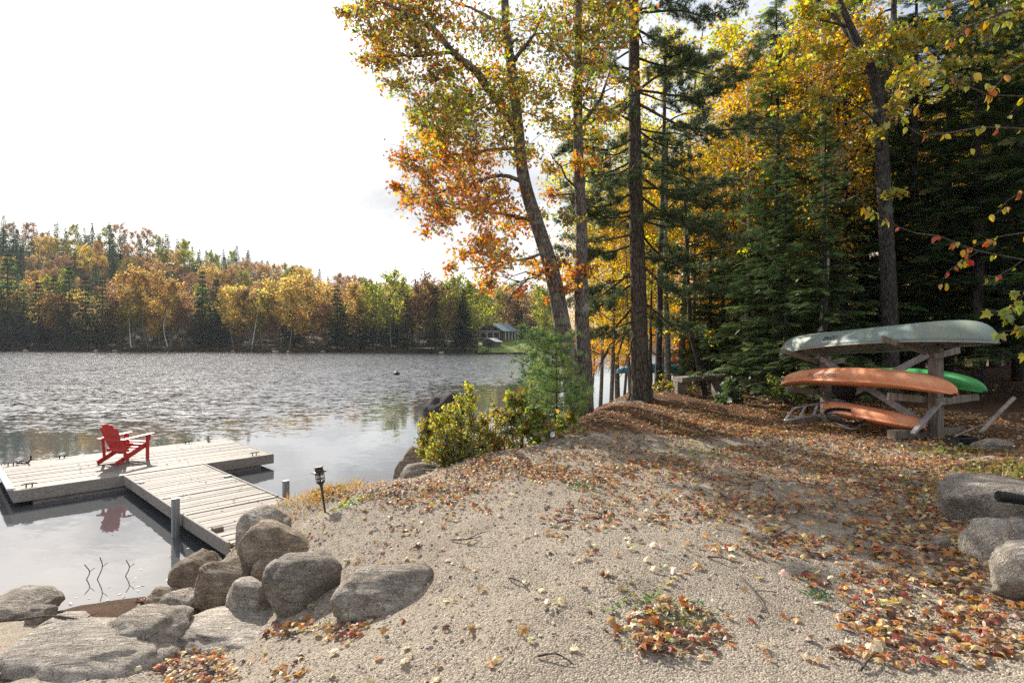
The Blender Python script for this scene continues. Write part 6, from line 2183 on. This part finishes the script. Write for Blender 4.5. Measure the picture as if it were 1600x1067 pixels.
# leaves on the deck and floating on the water near the shore
b = Buf()
n = 60
s_, t_ = rgl.uniform(.1, 4.8, n), rgl.uniform(.1, 3.2, n)
pd = np.array([dpt(a, c, DTOP + .008) for a, c in zip(s_, t_)])
s2, t2 = rgl.uniform(.1, 5.9, 60), rgl.uniform(.1, 1.5, 60)
pd = np.vstack([pd, [gpt(a, c, DTOP + .008) for a, c in zip(s2, t2)]])
scatter(b, FALL_T[1][0], FALL_T[1][1], pd, frames(np.column_stack([rgl.normal(size=(len(pd), 2)) * .2, np.ones(len(pd))]), rgl.uniform(0, 6, len(pd))), rgl.uniform(.03, .06, len(pd)), pick(rgl, PAL_FALL, len(pd)))
tag(obj('deck_leaves', b.mesh('deck_leaves', M_DRY)), 'small leaves and cones scattered on the dock boards', 'leaves', kind='stuff')
b = Buf()
n = 900
x, y = rgl.uniform(-6.5, .5, n), rgl.uniform(6.8, 15, n)
z = ground_z(x, y)
ok = (z < WZ - .01) & (rgl.random(n) < np.exp(-(WZ - z) / .28)) & ~((np.abs((x - DA[0]) * V2[0] + (y - DA[1]) * V2[1] + 1.5) < 4) & (x < -5.2))
x, y = x[ok], y[ok]
scatter(b, FALL_T[1][0] * [1, 1, .2], FALL_T[1][1], np.column_stack([x, y, np.full(len(x), WZ + .004)]), frames(np.tile([[0, 0, 1.0]], (len(x), 1)), rgl.uniform(0, 6, len(x))), rgl.uniform(.03, .06, len(x)), pick(rgl, PAL_FALL, len(x)))
tag(obj('floating_leaves', b.mesh('floating_leaves', M_DRY)), 'leaves floating on the shallows along the bank', 'leaves', kind='stuff')

# ------------------------------------------------------------------ pebbles
_bm = bmesh.new()
bmesh.ops.create_cone(_bm, segments=4, radius1=1, radius2=.45, depth=1.3, cap_ends=True)
bmesh.ops.triangulate(_bm, faces=_bm.faces)
PV = np.array([v.co[:] for v in _bm.verts]) * [1, .8, .6]
PFc = np.array([[v.index for v in f.verts] for f in _bm.faces])
_bm.free()
b = Buf()
for n, x0, x1, y0, y1, s0, s1 in ((14000, -4.5, 4.0, 2.8, 4.6, .0035, .0085), (9000, -4, 5, 4.6, 7, .005, .011), (2200, -4, 5, 3, 8, .010, .026), (9000, -2, 9, 7, 12, .006, .014)):
    x, y = rgl.uniform(x0, x1, n), rgl.uniform(y0, y1, n)
    z = ground_z(x, y)
    ok = (z > WZ) & ~in_foot(x, y)
    x, y, z = x[ok], y[ok], z[ok]
    scatter(b, PV, PFc, np.column_stack([x, y, z + .001]), frames(np.column_stack([rgl.normal(size=(len(x), 2)) * .4, np.ones(len(x))]), rgl.uniform(0, 6, len(x))), rgl.uniform(s0, s1, len(x)),
            pick(rgl, [((.36, .305, .245), 4), ((.24, .205, .17), 3), ((.50, .44, .36), 2), ((.12, .10, .085), 1.5)], len(x), .15))
tag(obj('gravel', b.mesh('gravel', M_PEBBLE)), 'loose pea gravel strewn over the terrace', 'gravel', kind='stuff')

# ------------------------------------------------------------------ twigs, weeds, grass
TW = [((1160, 905), (1178, 930), (1196, 957), 'forked twig standing out on the right gravel', True), ((795, 905), (812, 915), (826, 924), 'grey twig in the middle of the gravel', False), ((840, 1028), (870, 1031), (895, 1040), 'thin curved twig near the bottom edge', False),
      ((1345, 1050), (1360, 1036), (1372, 1022), 'pale stick among leaves at the bottom right', False), ((1105, 872), (1130, 878), (1148, 882), 'straight thin twig on the right gravel', False), ((705, 845), (730, 848), (752, 840), 'crooked dark twig left of the middle', True),
      ((1205, 850), (1222, 838), (1238, 842), 'arched twig over the leaf band', True), ((1390, 835), (1420, 835), (1450, 830), 'long twig in the leaf drift', False), ((860, 822), (895, 818), (925, 826), 'dark twig in the far gravel', False), ((1000, 1010), (1030, 1020), (1060, 1032), 'twig beside the round leaf patch', True)]
for a, m, e, lab, fork in TW:
    P = []
    for x, y in (a, m, e):
        Yg = CAMZ * F / (y - 533.5)
        for _ in range(4):
            Yg = (CAMZ - gz((x - 800) / F * Yg, Yg)) * F / (y - 533.5)
        P.append(np.array([(x - 800) / F * Yg, Yg, gz((x - 800) / F * Yg, Yg) + .012]))
    P[1][2] += .02
    b = Buf(); b.add(*tube(crom(P, 12), np.linspace(.007, .003, 12), 6))
    if fork:
        b.add(*tube(crom([P[1], P[1] + (P[2] - P[0]) * .2 + [.05, 0, .04], P[1] + (P[2] - P[0]) * .35 + [.10, .02, .05]], 8), np.linspace(.005, .002, 8), 5))
    solo('fallen_twig', b, M_TWIG, lab, 'twig', P[0], smooth_=True)
# branch resting on the rocks and reeds in the water
st = [px(30, 968, 4.6), px(80, 962, 4.6), px(130, 968, 4.55), px(165, 970, 4.5)]
b = Buf(); b.add(*tube(crom(st, 16), np.linspace(.012, .006, 16), 6)); b.add(*tube(crom([px(85, 963, 4.6), px(110, 970, 4.55), px(132, 985, 4.5)], 8), np.linspace(.009, .004, 8), 5)); b.add(*tube(crom([px(130, 968, 4.55), px(140, 962, 4.6), px(152, 957, 4.65)], 6), .005, 5))
solo('fallen_branch', b, M_TWIG, 'dark bent branch resting on the rocks at bottom left', 'branch', st[0], smooth_=True)
for P, lab in (([(135, 905), (140, 893), (132, 882)], 'kinked reed standing in the shallows, leftmost'), ([(152, 905), (160, 885), (156, 870)], 'bent reed standing in the shallows, second from left'), ([(196, 900), (202, 886), (197, 875)], 'branched twig standing in the shallows by the ramp')):
    Yg = (CAMZ - WZ) * F / (P[0][1] - 533.5)
    b = Buf(); b.add(*tube(crom([px(x, y, Yg) for x, y in P], 8), .006, 5))
    b.add(*tube([px(P[1][0], P[1][1], Yg), px(P[1][0] + 8, P[1][1] - 6, Yg)], .004, 5))
    solo('reed', b, M_TWIG, lab, 'reed', px(P[0][0], P[0][1], Yg))


def tuft_of_blades(label, cat, name, xp, yp, zb, n, h, spread, pal, seed, leafy=None, size=None):
    rg = np.random.default_rng(seed)
    Yg = (CAMZ - zb) * F / (yp - 533.5)
    c = np.array([(xp - 800) / F * Yg, Yg, 0])
    b_ = Buf()
    if leafy is None:
        p = c + np.column_stack([rg.normal(size=(n, 2)) * spread, np.zeros(n)])
        p[:, 2] = ground_z(p[:, 0], p[:, 1]) - .005
        T = np.array([[-.03, 0, 0], [.03, 0, 0], [.018, .6, .06], [0, 1, .25], [-.018, .6, .06]], float)
        y = unit(np.column_stack([rg.normal(size=(n, 2)) * .45, np.ones(n)]))
        x = unit(np.cross(y, rand_dirs(rg, n)))
        scatter(b_, T, np.array([[0, 1, 2, 4], ])[:, :], p, np.stack([x, y, np.cross(x, y)], 1), rg.uniform(h * .5, h, n), pick(rg, pal, n))
        scatter(b_, T, np.array([[4, 2, 3]]), p, np.stack([x, y, np.cross(x, y)], 1), rg.uniform(h * .5, h, n), pick(rg, pal, n))
    else:
        p = c + np.column_stack([rg.normal(size=(n, 2)) * spread, np.zeros(n)])
        p[:, 2] = ground_z(p[:, 0], p[:, 1]) + rg.random(n) * h
        scatter(b_, leafy[0], leafy[1], p, frames(rand_dirs(rg, n) + [0, 0, 1.2], rg.uniform(0, 6, n)), rg.uniform(*size, n), pick(rg, pal, n))
    c[2] = gz(c[0], c[1])
    solo(name, b_, M_LEAF, label, cat, c, kind='stuff')


GP_ = [((.13, .17, .03), 3), ((.22, .24, .05), 2), ((.34, .30, .08), 1.4), ((.08, .12, .03), 2)]
tuft_of_blades('yellow-green grass growing on the right wall', 'grass', 'grass_clump', 1590, 745, .3, 700, .22, .42, GP_, 1)
tuft_of_blades('low green weeds in the round leaf patch', 'weeds', 'weed_patch', 1035, 970, 0, 260, .035, .16, [((.10, .17, .04), 3), ((.2, .24, .06), 1)], 2, LEAF_OVAL, (.02, .04))
tuft_of_blades('yellow-green sprig above the top boulder', 'sprig', 'green_sprig', 458, 845, -.33, 40, .10, .05, [((.36, .38, .05), 3), ((.22, .28, .04), 2)], 3, LEAF_OVAL, (.05, .08))
tuft_of_blades('green weed left of the lantern shadow', 'weeds', 'weed_patch', 545, 796, -.2, 60, .05, .10, [((.15, .22, .04), 3), ((.3, .32, .06), 1)], 4, LEAF_OVAL, (.03, .06))
tuft_of_blades('small green tuft on the right gravel', 'weeds', 'weed_patch', 1278, 925, 0, 70, .03, .05, [((.07, .13, .04), 3)], 5, LEAF_OVAL, (.02, .035))
tuft_of_blades('bright grass tuft in the far leaf band', 'grass', 'grass_clump', 1277, 818, 0, 70, .06, .05, GP_, 6)
tuft_of_blades('dry grass fringe behind the lantern', 'grass', 'grass_clump', 505, 775, -.28, 500, .16, .30, [((.35, .22, .06), 3), ((.25, .24, .06), 2), ((.4, .14, .04), 1)], 7)
tuft_of_blades('yellow-green weeds in the middle leaf belt', 'weeds', 'weed_patch', 1090, 705, 0, 240, .04, .40, [((.25, .27, .05), 3), ((.15, .2, .04), 2)], 8, LEAF_OVAL, (.03, .05))
tuft_of_blades('green weeds at the foot of the rack', 'weeds', 'weed_patch', 1490, 712, 0, 90, .08, .25, [((.14, .2, .05), 3), ((.25, .3, .06), 2)], 9, LEAF_OVAL, (.05, .08))
tuft_of_blades('small green weed on the left of the leaf belt', 'weeds', 'weed_patch', 905, 762, 0, 60, .04, .12, [((.12, .19, .05), 3)], 10, LEAF_OVAL, (.03, .05))

# ------------------------------------------------------------------ air: haze over the lake, mist on the far water
def air(name, x0, x1, y0, y1, z0, z1, dens, col, label):
    m, nt = new_mat(name)
    v = nd(nt, 'ShaderNodeVolumePrincipled', {'Color': (*col, 1), 'Density': dens, 'Anisotropy': 0.0})
    out(nt, None, v.outputs[0])
    b_ = Buf()
    b_.add(*box(((x0 + x1) / 2, (y0 + y1) / 2, (z0 + z1) / 2), np.eye(3), ((x1 - x0) / 2, (y1 - y0) / 2, (z1 - z0) / 2)))
    o_ = tag(obj(name, b_.mesh(name, m)), label, 'haze', kind='stuff')
    return o_


air('haze', -590, 215, -70, 530, -4.2, 86, 0.00017, (.86, .93, 1.0), 'thin pale haze over the whole lake')
